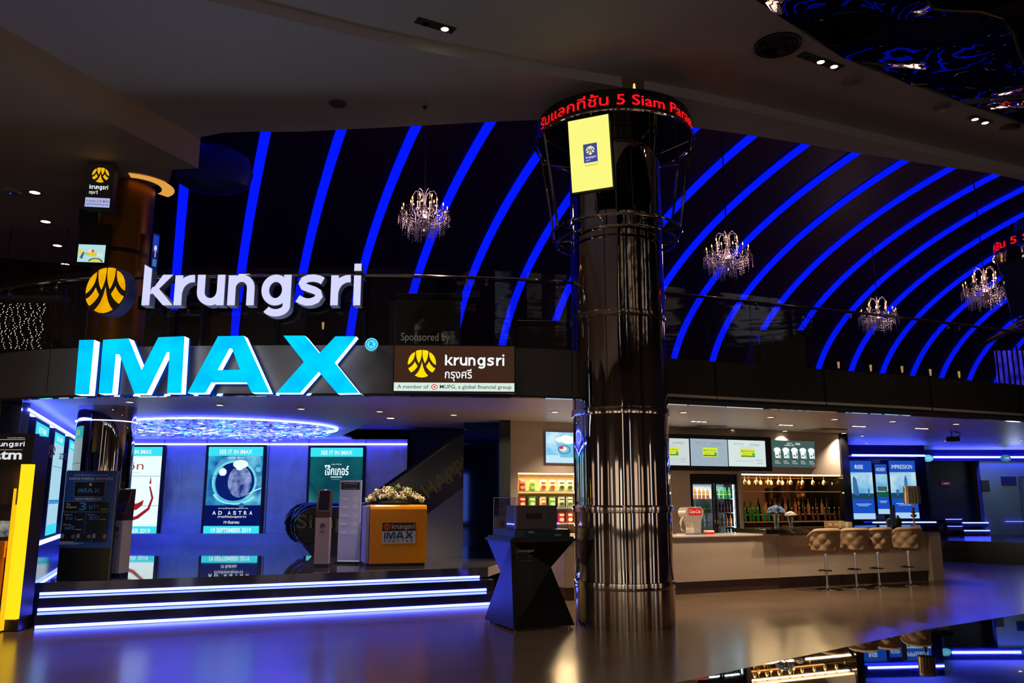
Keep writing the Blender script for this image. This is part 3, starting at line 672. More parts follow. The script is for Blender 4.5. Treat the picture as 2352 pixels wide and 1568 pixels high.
def a_pic(a):
    a.rect(0, 0, 1, 1, M_blk); a.rect(.02, .02, .98, .46, emi((178, 222, 226), 1)); a.disc(.66, .03, .26, .1, emi((70, 80, 90), 1), 20, 0, math.pi); a.disc(.66, .03, .2, .075, emi((235, 210, 60), 1), 20, 0, math.pi)
    a.rect(.34, .17, .68, .27, emi((225, 205, 60), 1)); a.poly([(.34, .19), (.3, .22), (.34, .27)], emi((80, 150, 90), 1)); a.disc(.45, .3, .06, .04, emi((240, 220, 200), 1)); a.disc(.55, .3, .05, .035, emi((200, 90, 70), 1)); a.poly([(.1, .12), (.2, .28), (.27, .26), (.2, .09)], emi((60, 110, 130), 1)); a.disc(.12, .28, .09, .06, emi((230, 215, 70), 1)); a.rect(.72, .18, .8, .26, emi((230, 230, 215), 1)); a.rect(.83, .16, .9, .24, emi((230, 230, 215), 1))
wall_panel('picture_screen', 'screen with pale cartoon landscape low on the left column', 'screen', (179, 512, 246, 605), 12.66, .12, a_pic, .1)
def a_blue(a): a.rect(0, 0, 1, 1, emi((10, 24, 100), 1)); a.rect(.1, .5, .9, .95, emi((30, 60, 170), 1)); a.rect(.2, .1, .8, .3, emi((60, 110, 170), 1)); a.disc(.5, .6, .2, .08, emi((210, 215, 225), 1)); a.rect(.42, .35, .6, .55, emi((200, 150, 120), 1))
wall_panel('side_screen', 'narrow blue screen seen almost edge-on right of the left column', 'screen', (348, 535, 364, 622), 13.1, 1.02, a_blue, .05)
m = MB(); m.box((-5.98, 12.85, 4.6), (-5.75, 12.95, 4.8)); tag(m.build('speaker_box', M_blk), 'small black box mounted beside the left column over the handrail', 'loudspeaker')
# warm lit opening in the soffit round the left column
t = thing('cove_ring', 'warm glowing crescent recess in the soffit right of the left column top', 'ceiling light', (LC.x + .16, LC.y - .05, 6.79))
m = MB(); m.lathe([(.40, .0), (.60, .0)], 24, a0=-1.35, a1=1.0); m.build('glow', emi((255, 180, 80), .75), t)

# ================================================================== chandeliers
M_arm = mat('crystal_arm', (205, 195, 215), .12, .3, .8); M_cand = mat('candle_tube', (225, 205, 190), .4); M_flame = emi((255, 170, 80), 7)
M_crys = mat('crystal_drop', (190, 180, 215), .05, .35, 1)
def make_chandelier():
    t = thing('chandelier', 'x', 'chandelier', (0, 0, 0), 0, 'crystal chandeliers under the vault')
    m = MB(); m.lathe([(0, -.42), (.02, -.4), (.05, -.36), (.02, -.3), (.06, -.2), (.09, -.12), (.03, -.02), (.05, .1), (.02, .2), (.04, .3), (.015, .42), (0, .44)], 12); m.build('stem', M_arm, t, smooth=True)
    rr = random.Random(3)
    for ringn, rad, z0, ztop in ((12, .42, -.12, -.02), (6, .23, .05, .17)):
        for k in range(ringn):
            a = 2 * math.pi * k / ringn + (.2 if ringn == 6 else 0); c, s = math.cos(a), math.sin(a); f = lambda r, z: (r * c, r * s, z)
            m = MB(); m.tube([f(.03, z0), f(rad * .35, z0 - .1), f(rad * .7, z0 - .09), f(rad * .95, z0 - .02), f(rad, ztop - .02)], .009, 5)
            m.lathe([(0, ztop - .03), (.035, ztop - .01), (.042, ztop)], 8, c=(rad * c, rad * s, 0)); m.build('arm', M_arm, t, smooth=True)
            m = MB(); m.cyl(.009, ztop, ztop + .09, (rad * c, rad * s, 0), 6); cd = m.build('candle', M_cand, t)
            m = MB(); m.lathe([(0, ztop + .09), (.012, ztop + .11), (.009, ztop + .13), (0, ztop + .16)], 8, c=(rad * c, rad * s, 0)); m.build('flame', M_flame, cd)
    for k in range(6):
        a = 2 * math.pi * k / 6; c, s = math.cos(a), math.sin(a)
        m = MB(); m.tube([(.02 * c, .02 * s, .3), (.08 * c, .08 * s, .42), (.17 * c, .17 * s, .44), (.22 * c, .22 * s, .36)], .007, 5)
        for q in range(4): m.ball((.22 * c, .22 * s, .33 - q * .035), .011, seg=6)
        m.build('top_arm', M_arm, t, smooth=True)
    m = MB()
    def drop(x, y, z, s, l):
        k = len(m.v); P = [(x, y, z + l), (x + s, y, z), (x, y + s, z), (x - s, y, z), (x, y - s, z), (x, y, z - l * .8)]
        m.add(P, [(0, 1, 2), (0, 2, 3), (0, 3, 4), (0, 4, 1), (5, 2, 1), (5, 3, 2), (5, 4, 3), (5, 1, 4)])
    for k in range(40):                                  # hanging strands under every tier
        for rad, z, nn in ((.48, -.08, 7), (.40, -.14, 8), (.30, -.22, 8), (.16, -.34, 6)):
            if rad < .3 and k % 2: continue
            a = 2 * math.pi * k / 40 + rad; 
            for q in range(rr.randint(2, nn)): drop(rad * math.cos(a), rad * math.sin(a), z - q * .04, .009 + .004 * (q == 0), .017)
    for k in range(420):
        a = rr.random() * 6.28; r = rr.random() ** .5 * .46; z = -.08 - (.42 * (1 - (r / .5) ** 2)) * rr.random() + (.16 * rr.random()); drop(r * math.cos(a), r * math.sin(a), z, .012, .016)
    for k in range(24): a = 2 * math.pi * k / 24; drop(.2 * math.cos(a), .2 * math.sin(a), .02, .012, .03)
    o = m.build('crystal_drops', M_crys, t); o['kind'] = 'stuff'
    return t
ch = make_chandelier()
where = [((975, 490), 15.3, 'hanging highest, left of the chrome column'), ((1671, 583), 16.6, 'hanging just right of the chrome column'), ((2017, 722), 22.5, 'small in the distance behind the right handrail'), ((2263, 660), 19, 'beside the ticker column at the right edge')]
for i, ((px, py), tt, lab) in enumerate(where):
    o = ch if i == 0 else copy_tree(ch); d = sight(px, py); P = Vector((0, 0, EYE)) + d * tt
    o.location = P; o['label'] = 'crystal chandelier with lit candles ' + lab; s = (1.0, 1.0, 1.06, 1.06)[i]; o.scale = (s, s, s)
    dd = -P.x * math.sin(VA) + P.y * math.cos(VA); cphi = 1 - (VD - dd) / Va; top = Vz + Vb * math.sin(math.acos(max(-1, min(1, cphi)))) if cphi < 1 else P.z + 2
    if i == 2: top = P.z + 1.15
    r = MB(); r.tube([(0, 0, .43), (0, 0, (top - P.z) / s - .12)], .012, 6); r.build('chain', mat('chain', (90, 80, 100), .4, .6), o)
    light('candle_glow', 'POINT', (0, 0, .12), 26, (1, .62, .42), .25, parent=o)

# ================================================================== fittings of the upper ceiling
M_lens = emi((255, 236, 190), 12); M_trim = mat('lamp_trim', (150, 140, 130), .3, .8)
def twin_spot(px, py, n, label, on=(1, 1, 1), rz=.5, z=7.45):
    p = on_z(px, py, z); t = thing('recessed_spot_lamp', label, 'ceiling lamp', (p.x, p.y, z), rz, 'recessed spot lamps of the upper ceiling')
    m = MB(); L = .13 * n; m.box((-L, -.075, -.006), (L, .075, .004)); m.build('tray', mat('spot_tray', (70, 60, 50), .5, .3), t)
    for k in range(n):
        x = -L + .13 + .26 * k; m = MB(); m.lathe([(.05, -.02), (.062, -.02), (.062, -.007), (.05, -.007)], 20, c=(x, 0, 0)); r = m.build('bezel', M_trim, t, smooth=True)
        m = MB(); m.lathe([(0, -.016), (.048, -.016)], 20, c=(x, 0, 0)); m.build('lens', M_lens if on[k] else mat('dark_lens', (40, 34, 30), .1, .4), r)
        if on[k]: light('spot', 'SPOT', (x, 0, -.05), 60, WARM, .05, (0, 0, 0), 1.4, .7, t)
twin_spot(1000, 58, 2, 'recessed ceiling spot with one lit lamp, left of the chrome column', (0, 1), .5)
twin_spot(1885, 140, 3, 'recessed ceiling spot with bright lamps next to the round grille', (0, 1, 1), .5)
twin_spot(2251, 276, 2, 'recessed ceiling spot with two bright lamps near the right edge', (1, 1), .5)
def disc_thing(name, label, cat, px, py, z, r, m_, prof=None, sub=None, grp=None, rz=0):
    p = on_z(px, py, z); o = thing(name, label, cat, (p.x, p.y, z), rz, grp); m = MB()
    m.lathe(prof or [(0, -.03), (r * .8, -.03), (r, -.012), (r, .0)], 28); m.build(sub or 'cover', m_, o, smooth=True); return o
o = disc_thing('air_grille', 'large dark round air grille in the upper ceiling', 'air vent', 1786, 102, 7.45, .27, M_blk, [(0, -.01), (.25, -.01), (.28, -.03), (.3, -.03), (.3, 0)], 'frame')
for r in (.06, .11, .16, .21): m = MB(); m.lathe([(r, -.012), (r + .02, -.03), (r + .03, -.012)], 28); m.build('louvre', mat('louvre', (40, 38, 36), .4, .5), o, smooth=True)
for (x, y, lab) in ((1955, 188, 'nearer the spots'), (2162, 245, 'nearer the right edge')): disc_thing('smoke_detector', 'small white ceiling detector, ' + lab, 'detector', x, y, 7.45, .12, mat('plastic_white', (150, 145, 140), .5), [(0, -.05), (.09, -.045), (.13, -.02), (.13, 0)], 'body', 'ceiling detectors')
disc_thing('ceiling_speaker', 'flat round speaker cover in the ceiling above the blue bands', 'loudspeaker', 776, 237, 7.3, .13, mat('cover_grey', (95, 88, 85), .6))
disc_thing('sprinkler_head', 'tiny dark sprinkler head right of the round speaker cover', 'sprinkler', 976, 245, 7.3, .035, M_blk)
for x, y in ((2320, 292),): disc_thing('ceiling_speaker', 'dim round cover in the ceiling at the far right', 'loudspeaker', x, y, 7.45, .15, mat('cover_grey', (95, 88, 85), .6))
M_disc = emi((255, 226, 190), 5)
def downlight(px, py, z, r, label, grp, power=0, col=WARM, lens=None, spot=2.0):
    p = on_z(px, py, z); o = thing('downlight', label, 'ceiling lamp', (p.x, p.y, z), 0, grp)
    m = MB(); m.lathe([(r, -.012), (r * 1.3, -.008), (r * 1.35, 0)], 18); m.build('trim_ring', M_trim, o, smooth=True)
    m = MB(); m.lathe([(0, -.009), (r, -.009)], 18); m.build('lens', lens or M_disc, o)
    if power: light('down_beam', 'SPOT', (0, 0, -.03), power, col, .04, (0, 0, 0), spot, .8, o)
    return o
for i, (x, y) in enumerate(((80, 441), (105, 508), (132, 563), (150, 606))): downlight(x, y, 6.8, .085, 'round downlight in the left soffit, %s from the front of its row' % ordinal(i), 'downlights of the left soffit', 6)
o = disc_thing('wifi_router', 'white oval ceiling router with small blue light at the far left', 'router', 27, 438, 6.8, .12, mat('plastic_white', (150, 145, 140), .5), [(0, -.06), (.13, -.05), (.16, -.02), (.16, 0)], 'body')
m = MB(); m.ball((0, -.03, -.062), .01, seg=8); m.build('status_light', emi((40, 60, 255), 4), o)
# dark canopy dish hanging before the vault
p = on_y(490, 390, 14.6); t = thing('hanging_canopy', 'dark navy dish-shaped canopy hanging from the ceiling edge beside the left column', 'canopy', tuple(p), .35)
m = MB(); m.lathe([(0, .5), (.35, .45), (.62, .3), (.72, .0), (.66, -.28), (.4, -.42), (0, -.46)], 36, sx=1, sy=.5); m.build('dish', mat('navy_dish', (44, 50, 150), .45, .1), t, smooth=True)
m = MB(); m.tube([(0, 0, .45), (0, 0, 1.6)], .012, 6); m.build('rod', M_dark, t)
# ================================================================== poster screens on the stage
CYN = emi((60, 226, 246), 1.0); WH = emi((240, 250, 252), 1.0); WHs = emi((225, 245, 255), 1.25)
def bands(a, lo, hi):                          # the cyan bars of every poster
    a.rect(0, .895, 1, 1, CYN); a.text('SEE IT IN IMAX', .2, .918, .8, .968, WH, .04)
def seams(a, n=3):
    for k in range(1, n): a.rect(0, k / n - .002, 1, k / n + .002, emi((20, 50, 80), 1))
def art_white(a):
    a.rect(0, 0, 1, 1, emi((224, 244, 246), 1.15)); bands(a, 0, 1); a.rect(0, 0, 1, .105, CYN); a.text('6 SEPTEMBER 2019', .1, .03, .88, .08, WH, .04)
    r = emi((165, 30, 45), 1); a.text('อิท', .36, .74, .66, .82, r, .0); a.text('โผล่จากนรก 2', .42, .70, .62, .715, emi((120, 130, 140), 1), 0)
    a.poly([(.2, .30), (.42, .35), (.6, .36), (.72, .40), (.70, .34), (.6, .29), (.45, .27), (.3, .27)], r); a.poly([(.35, .18), (.6, .22), (.8, .31), (.86, .42), (.80, .55), (.83, .55), (.9, .42), (.84, .29), (.64, .19), (.45, .15)], emi((150, 30, 50), 1))
    a.poly([(.80, .58), (.82, .67), (.84, .58)], emi((150, 40, 50), 1)); seams(a)
def art_space(a):
    deep = emi((10, 30, 110), 1); a.rect(0, 0, 1, 1, emi((14, 70, 150), 1, ((60, 170, 220), 2.2))); a.rect(0, .1, 1, .33, emi((6, 20, 92), 1))
    a.poly([(.25, .88), (.55, .90), (.95, .9), (1, .6), (1, .33), (.55, .33), (.3, .36), (.12, .5), (.1, .72)], emi((24, 100, 170), 1, ((110, 200, 230), 3)))
    a.disc(.5, .6, .38, .225, deep); a.disc(.60, .60, .22, .18, emi((30, 50, 130), 1, ((150, 170, 225), 4)))
    a.ring(.5, .6, .41, .245, .10, emi((120, 220, 235), 1)); a.ring(.49, .59, .36, .235, .07, emi((70, 180, 220), 1), a0=2.2, a1=5.6); a.ring(.52, .48, .40, .14, .12, emi((150, 235, 240), 1), a0=3.3, a1=5.9)
    a.disc(.28, .71, .07, .045, emi((225, 245, 255), 1.1)); a.disc(.60, .80, .14, .05, emi((225, 245, 250), 1.1)); a.disc(.58, .755, .06, .025, emi((235, 250, 255), 1.1)); a.disc(.93, .74, .05, .03, emi((90, 200, 225), 1))
    a.poly([(.68, .44), (1, .52), (1, .535), (.9, .51)], emi((200, 250, 250), 1)); a.disc(.66, .33, .05, .03, emi((40, 110, 160), 1))
    bands(a, 0, 1); a.text('แบรด พิตต์', .36, .865, .66, .885, WH, .02)
    a.text('ภารกิจตะลุยดาว', .24, .288, .78, .305, WH, .02)
    for k, c in enumerate('AD'): a.text(c, .14 + k * .11, .226, .205 + k * .11, .268, WH, .035)
    for k, c in enumerate('ASTRA'): a.text(c, .42 + k * .098, .226, .475 + k * .098, .268, WH, .035)
    a.text('ภารกิจตะลุยดาว', .24, .185, .76, .215, WH, .03); a.text('19 กันยายน', .36, .125, .64, .16, WH, .035)
    a.rect(0, 0, 1, .1, CYN); a.text('19 SEPTEMBER 2019', .14, .027, .86, .078, WH, .04); seams(a)
def art_green(a):
    a.rect(0, 0, 1, 1, emi((10, 62, 78), 1, ((16, 92, 100), 1.2)))
    for k in range(16): a.poly([(0, 0), (0, .62 - k * .035), (.18 - k * .004, .47 - k * .03), (.5 - .02 * k, .36 - k * .022), (1 - k * .03, .27 - k * .017), (1 - k * .03, 0)], emi((12 + 6 * k, 66 + 9 * k, 80 + 7 * k), 1))
    bands(a, 0, 1); a.text('วาคิน ฟีนิกซ์', .40, .80, .60, .815, WH, .01); a.text('โจ๊กเกอร์', .28, .68, .74, .80, WHs, .035); a.rect(.4, .655, .62, .665, WH); a.text('3 ตุลาคม', .42, .625, .58, .64, emi((150, 190, 190), 1), .01); seams(a)
def art_plain(a): a.rect(0, 0, 1, 1, emi((170, 215, 235), 1)); bands(a, 0, 1); a.rect(0, 0, 1, .1, CYN); a.rect(0, .3, 1, .34, emi((70, 150, 220), 1)); seams(a)
def poster(pl, px, lab, art, off=.08, bez=.06, grp='poster screens of the stage'):
    a, b, c, d = pl.rect(*px, off); W, H = c - a, d - b
    t = thing('poster_screen', lab, 'screen', tuple(pl.pt((a + c) / 2, b, off)), pl.a, grp)
    h = MB(); h.box((-W / 2 - bez, .003, -.05), (W / 2 + bez, off - .001, H + .05)); h.build('housing', M_blk, t)
    A = Art(W, H, -.0); art(A); A.mb.build('display', None, t)
    return t
poster(PW, (246, 1026, 366, 1230), 'tall white poster screen with red strokes, on the stage wall right of the round column', art_white)
poster(PW, (474, 1026, 600, 1228), 'tall deep blue poster screen with a pale ring shape, middle of the stage wall', art_space)
poster(PW, (710, 1028, 831, 1228), 'tall dark green poster screen with white Thai title, above the escalator handrails', art_green)
for i, (x0, x1) in enumerate(((.9, 2.3), (3.1, 4.5), (5.3, 6.7))):
    t = thing('poster_screen', 'pale blue poster screen on the left side wall of the stage, ' + ['nearest the hall', 'middle one', 'deepest one'][i], 'screen', tuple(PS.pt((x0 + x1) / 2, .98, .08)), PS.a, 'side wall poster screens')
    h = MB(); h.box((-.76, .003, -.05), (.76, .079, 1.86)); h.build('housing', M_blk, t); A = Art(1.4, 1.8); art_plain(A); A.mb.build('display', None, t)
# crystal ceiling light
t = thing('crystal_ceiling_light', 'wide round crystal ceiling light glittering blue over the stage', 'ceiling light', (-5.75, 16.9, 3.06))
m = MB(); m.lathe([(0, -.02), (2.1, -.02), (2.12, -.0)], 64); m.build('mirror_plate', mat('blue_mirror_plate', (120, 140, 240), .05, 1, bump=(3, .02, (1, 1, 1))), t, smooth=True)
m = MB(); m.tube([(2.14 * math.cos(k * .1309), 2.14 * math.sin(k * .1309), -.03) for k in range(48)], .02, 6, closed=True); m.build('light_rim', led((.05, .06, 1), 26), t)
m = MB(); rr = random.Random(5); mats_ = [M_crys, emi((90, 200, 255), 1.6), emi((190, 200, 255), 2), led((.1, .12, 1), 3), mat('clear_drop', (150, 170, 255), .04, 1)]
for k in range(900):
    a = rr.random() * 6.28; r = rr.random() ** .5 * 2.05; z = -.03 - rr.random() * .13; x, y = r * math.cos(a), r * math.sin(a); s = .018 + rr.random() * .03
    m.box((x - s, y - s * .4, z - .016), (x + s, y + s * .4, z), rr.choice(mats_ + mats_[3:] * 2))  # glitter is put in as self-glowing drops among the plain ones
o = m.build('crystal_drops', None, t); o['kind'] = 'stuff'

# ================================================================== escalator, running up to the right
EY = 16.55
PE = Plane(0, EY, 0)
t0 = PE.xz(604, 1200)[0]; xb = PE.xz(838, 1160)[0]; xe = PE.xz(1068, 1000)[0]
t = thing('escalator', 'dark escalator pair with rounded handrails rising to the right behind the yellow podium', 'escalator', (t0, EY, .51))
k30 = math.tan(math.radians(35)); X1, X2 = xb - t0, xe - t0 - .02
def rail_path(y, zt, zl, x_in=0, x_end=None):
    x_end = X2 if x_end is None else x_end
    pts = []
    r = (zt - zl) / 2
    for k in range(9): a = math.pi * 1.5 - k * math.pi / 8; pts.append((x_in + r + r * math.cos(a) * 1.0, y, zl + r + r * math.sin(a)))
    return pts
M_rub = mat('handrail_rubber', (14, 14, 18), .25, 0, .6); M_balu = mat('dark_balustrade_panel', (24, 22, 28), .15, .3, .6); M_edge = mat('steel_edge', (170, 170, 185), .15, 1)
for q, (y, xin) in enumerate(((0, .62), (.75, .36), (1.15, .14), (1.9, 0))):
    if q in (0,): pass
    zt, zl = .98, .22
    hr = rail_path(y, zt, zl, xin)
    hr = hr + [(X1 * .55, y, zt), (X1 - .25, y, zt + .01), (X1, y, zt + .09), (X2, y, zt + .09 + (X2 - X1) * k30)]
    p = MB(); p.tube(hr, .034, 8); p.build('handrail', M_rub, t, smooth=True)
    p = MB(); p.tube([(a_, b_ - .02, c_ - .045) for a_, b_, c_ in hr], .009, 6); p.build('handrail_track', M_edge, t, smooth=True)
    prof = [(a_ + (.03 if i < 9 else 0), c_ - (.05 if i > 6 else 0)) for i, (a_, b_, c_) in enumerate(hr)]
    prof = prof + [(X2, .30 + (X2 - X1) * k30), (X1 + .1, .30), (X1, .24), (xin + .5, .22)]
    p = MB(); p.extr(prof[::-1], -y - .02, -y + .02, M_balu, ART); p.build('balustrade_panel', None, t)
# outer cladding of the near side
p = MB(); p.extr([(X2, .33 + (X2 - X1) * k30), (X1 + .1, .33), (X1, .27), (.8, .22), (1.0, 0), (X1 + 1.25, 0), (X1 + 1.35, .12), (X2, .12 - .35 + (X2 - X1) * k30 - .35)], -.05, .06, None, ART); p.build('side_cladding', mat('escalator_cladding', (48, 46, 58), .4, .2), t)
zz = MB(); gold = mat('gold_lettering', (150, 135, 50), .5)
def slant(s, x0, z0, x1, z1, ang, m_):
    g = MB(); g.text(s, 0, 0, x1 - x0, z1 - z0, None, z=0, M=Matrix(), bold=.02)
    M = Matrix.Translation((x0, -.064, z0)) @ Matrix.Rotation(-ang, 4, 'Y') @ ART; m_.add(g.v, g.f, None, M)
a0 = PE.xz(682, 1222); a1 = PE.xz(838, 1185)
slant('Simplest', a0[0] - t0, a0[1] - .51, a0[0] - t0 + 1.75, a0[1] - .51 + .34, 0, zz)
zz.build('lettering', gold, t); zz = MB(); b0 = PE.xz(985, 1145)
slant('HAPPINESS', b0[0] - t0, b0[1] - .51, b0[0] - t0 + 1.9, b0[1] - .51 + .30, math.radians(35), zz)
zz.build('lettering', gold, t)
p = MB()
for k in range(9): p.box((1.0 + .2 * k, .05, 0.0), (1.2 + .2 * k, 1.85, .06 + max(0, k - 3) * .1))
for k in range(9): p.box((X1 - .2 + .3 * k, .05, .0), (X1 + .1 + .3 * k, 1.85, .2 + .3 * k * k30))
o = p.build('steps', mat('escalator_steps', (60, 60, 70), .4, .7), t)
# grey triangular wall below the flight
w = MB(); z1 = PE.xz(1068, 1118)[1]; xa = PE.xz(985, 1180)[0]
w.extr([(xa - .2, .5), (xe, .5), (xe, z1), (xa, PE.xz(985, 1178)[1]), (xa - .2, PE.xz(985, 1190)[1])], -.25, -.1, None, Matrix.Translation((0, EY - .22, 0)) @ ART); struct('wall_under_escalator', w, mat('grey_stair_wall', (120, 125, 135), .5))

# ================================================================== yellow podium with flowers
p = on_z(908, 1300, .51); PO = (p.x, p.y, .51); prz = -.05
s_ = 13.5 / FPX
t = thing('podium', 'yellow promotional podium with white side and lit theatre logo on the stage', 'podium', PO, .28)
w_ = 1.02; h_ = .99
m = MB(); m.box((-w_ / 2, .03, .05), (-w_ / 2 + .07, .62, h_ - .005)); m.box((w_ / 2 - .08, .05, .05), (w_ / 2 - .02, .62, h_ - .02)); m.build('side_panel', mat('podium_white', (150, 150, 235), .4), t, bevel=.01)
prof = [(-.04, .05), (-.04, h_ - .06), (-.02, h_ - .015), (.03, h_ + .01), (.62, h_ + .01), (.62, h_ - .03), (.04, h_ - .03), (0, h_ - .07), (0, .05)]
m = MB(); n = len(prof); vs = [(-w_ / 2 + .07, y, z) for y, z in prof] + [(w_ / 2, y, z) for y, z in prof]; m.add(vs, [tuple(range(n)), tuple(range(2 * n - 1, n - 1, -1))] + [(i, i + n, (i + 1) % n + n, (i + 1) % n) for i in range(n)])
m.build('front_panel', mat('yellow_laminate', (236, 150, 8), .3, 0, .5), t)
m = MB(); m.box((-w_ / 2 + .02, .0, 0), (w_ / 2 - .02, .6, .05)); m.build('base', mat('podium_base', (60, 30, 70), .4), t)
a = Art(.56, .34, -.0, x0=-.24, z0=.37); a.y = .045
a.rect(0, 0, 1, 1, mat('plate_white', (205, 205, 212), .4)); a.rect(0, .6, 1, 1, mat('plate_brown', (60, 36, 40), .5)); a.emblem(.14, .8, .055, mat('emblem_orange', (220, 110, 50), .5)); a.text('krungsri', .28, .64, .97, .94, mat('plate_white', (205, 205, 212), .4), .02)
bl = mat('logo_blue', (20, 70, 150), .5)
a.text('IMAX', .05, .23, .93, .55, bl, .05)
for k, c in enumerate('THEATRE'): a.text(c, .05 + k * .135, .07, .11 + k * .135, .16, mat('logo_black', (30, 26, 40), .5), .04)
a.mb.build('logo_plate', None, t)
fa = thing('flower_arrangement', 'low arrangement of cream roses and white lilies lying on the yellow podium', 'flowers', (PO[0] - .08, PO[1] + .28, .51 + h_ + .01), .28)
m = MB(); m.lathe([(0, 0), (.2, 0), (.22, .05), (0, .06)], 16, sx=1.3, sy=.7); m.build('tray', mat('moss_green', (40, 55, 30), .8), fa)
rr = random.Random(9)
def dome(x): return .31 * max(0, 1 - (x / .52) ** 2) ** .8
for k in range(70):
    x = rr.uniform(-.5, .5); y = rr.uniform(-.2, .2) * (1 - abs(x)); z = .02 + dome(x) * rr.uniform(.3, .95) * (1 - abs(y))
    m = MB(); kind = k % 7
    if kind < 2:                                       # rose: nested petals
        for j in range(3): m.lathe([(0, -.03), (.036 - j * .008, -.012), (.04 - j * .01, .016 + .007 * j), (.03 - j * .009, .022 + .007 * j)], 9)
        r_ = 'rose'; mm = mat('rose_cream', (205, 205, 130), .6)
    elif kind < 4:                                      # lily: six petals
        for j in range(6):
            an = j * 1.047; c, s = math.cos(an), math.sin(an); pts = [(0, 0, 0), (.03 * c - .013 * s, .03 * s + .013 * c, .02), (.068 * c, .068 * s, .012), (.03 * c + .013 * s, .03 * s - .013 * c, .02)]; m.add(pts, [(0, 1, 2, 3)])
        r_ = 'lily'; mm = mat('lily_white', (230, 215, 205), .6)
    else:
        for j in range(9): m.ball((rr.uniform(-.04, .04), rr.uniform(-.04, .04), rr.uniform(-.02, .03)), .014, seg=6)
        r_ = 'small_bloom'; mm = mat(['bloom_pink', 'bloom_cream', 'bloom_lime'][kind % 3], [(205, 180, 165), (215, 205, 180), (150, 175, 80)][kind % 3], .7)
    M = Matrix.Translation((x, y, z + .02)) @ Matrix.Rotation(rr.uniform(-.3, .6) - x, 4, 'Y') @ Matrix.Rotation(rr.uniform(.3, 1.1), 4, 'X') @ Matrix.Rotation(rr.random() * 6, 4, 'Z')
    g = MB(); g.add(m.v, m.f, None, M); g.build(r_, mm, fa, smooth=kind < 2)
m = MB()
for k in range(90):
    x = rr.uniform(-.5, .5); y = rr.uniform(-.22, .22) * (1 - abs(x)); z = .02 + dome(x) * rr.uniform(.2, .9); an = rr.random() * 6.28; l = rr.uniform(.05, .09); c, s = math.cos(an), math.sin(an)
    m.add([(x, y, z), (x + l * .5 * c - .012 * s, y + l * .5 * s + .012 * c, z + .02), (x + l * c, y + l * s, z), (x + l * .5 * c + .012 * s, y + l * .5 * s - .012 * c, z + .02)], [(0, 1, 2, 3)])
o = m.build('foliage', mat('leaf_green', (60, 85, 40), .6), fa); o['kind'] = 'stuff'

# ------------------------------------------------------------------ clear info totem
p = on_z(800, 1293, .51); t = thing('info_totem', 'tall clear acrylic information panel beside the yellow podium', 'sign stand', (p.x, p.y, .51), -.05)
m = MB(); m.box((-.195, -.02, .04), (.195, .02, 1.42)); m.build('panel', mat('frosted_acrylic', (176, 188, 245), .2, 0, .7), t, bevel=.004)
m = MB(); m.box((-.21, -.18, 0), (.21, .18, .035)); m.build('base', M_blk, t, bevel=.006)
m = MB(); m.box((-.19, -.018, .036), (.19, .018, .05)); m.build('edge_light', emi((200, 225, 255), 1.6), t)
a = Art(.38, 1.36, .022, z0=.05); bk_ = mat('panel_black', (12, 10, 16), .3)
a.rect(.05, .89, .93, .985, bk_); a.emblem(.2, .965, .02, mat('emblem_orange', (220, 110, 50), .5)); a.text('krungsri', .3, .955, .82, .978, mat('pale_print', (190, 190, 200), .5), .02); a.text('IMAX', .15, .92, .82, .95, mat('print_blue', (30, 60, 140), .5), .05); a.text('THEATRE', .15, .9, .82, .91, mat('pale_print', (190, 190, 200), .5), .01)
pr = mat('print_white_line', (245, 245, 250), .5)
for k in range(5):
    v = .77 - k * .105; a.ring(.75, v, .15, .042, .08, pr, n=6, tilt=0); a.text(['24', 'P', '%', 'S', '?'][k], .68, v - .018, .82, v + .018, pr, .0); a.rect(.1, v + .004, .45, v + .01, pr); a.rect(.14, v - .012, .4, v - .007, pr)
a.mb.build('print', None, t)
# ------------------------------------------------------------------ parking kiosks
def kiosk(px, lab, mirror, rz, white):
    p = on_z(*px, .51); t = thing('parking_kiosk', lab, 'kiosk', (p.x, p.y, .51), rz, 'parking kiosks')
    s = -1 if mirror else 1
    m = MB(); P = [(-.115, .0), (.115, .0), (.115, .72), (-.115, .72)]
    m.box((-.115, -.10, .06), (.115, .10, .80)); m.build('body', mat('kiosk_body' + white[0], white[1], .45), t, bevel=.004)
    m = MB(); m.extr([(-.116, .06), (0, -.0), (.116, .06), (.116, 0), (-.116, 0)][::-1], .0, .105, None, ART); m.box((-.11, -.09, 0), (.11, .10, .07)); m.build('foot', mat('kiosk_foot', (26, 30, 70), .4), t)
    vs = [(-.115, -.10, .80), (.115, -.10, .80), (.115, .10, .80), (-.115, .10, .80), (-.115, -.085, .90), (.115, -.085, .90), (.115, .05, 1.25), (-.115, .05, 1.25), (.115, .12, 1.25), (-.115, .12, 1.25)]
    m = MB(); m.add(vs, [(0, 1, 5, 4), (4, 5, 6, 7), (7, 6, 8, 9), (1, 2, 8, 6, 5), (0, 4, 7, 9, 3), (3, 9, 8, 2)]); m.build('head', mat('kiosk_head', (58, 38, 44), .4), t, bevel=.004)
    m = MB(); m.add([(-.085, -.079, .935), (.085, -.079, .935), (.085, .037, 1.235), (-.085, .037, 1.235)], [(0, 1, 2, 3)]); m.build('screen', mat('dark_glass', (22, 16, 26), .1, 0, .7), t)
    m = MB(); m.box((-.02, .06, 1.25), (.02, .1, 1.256)); m.build('status_lamp', emi((200, 210, 230), 1.2), t)
    a = Art(.2, .7, .102, z0=.08); lb = mat('logo_navy', (28, 26, 70), .5); a.ring(.5, .84, .2, .06, .2, lb, a0=-1, a1=4.3); a.text('P', .4, .78, .66, .89, lb, .04); a.text('PARKING', .28, .72, .72, .74, lb, .02); a.rect(.3, .69, .7, .705, lb); a.mb.build('logo', None, t)
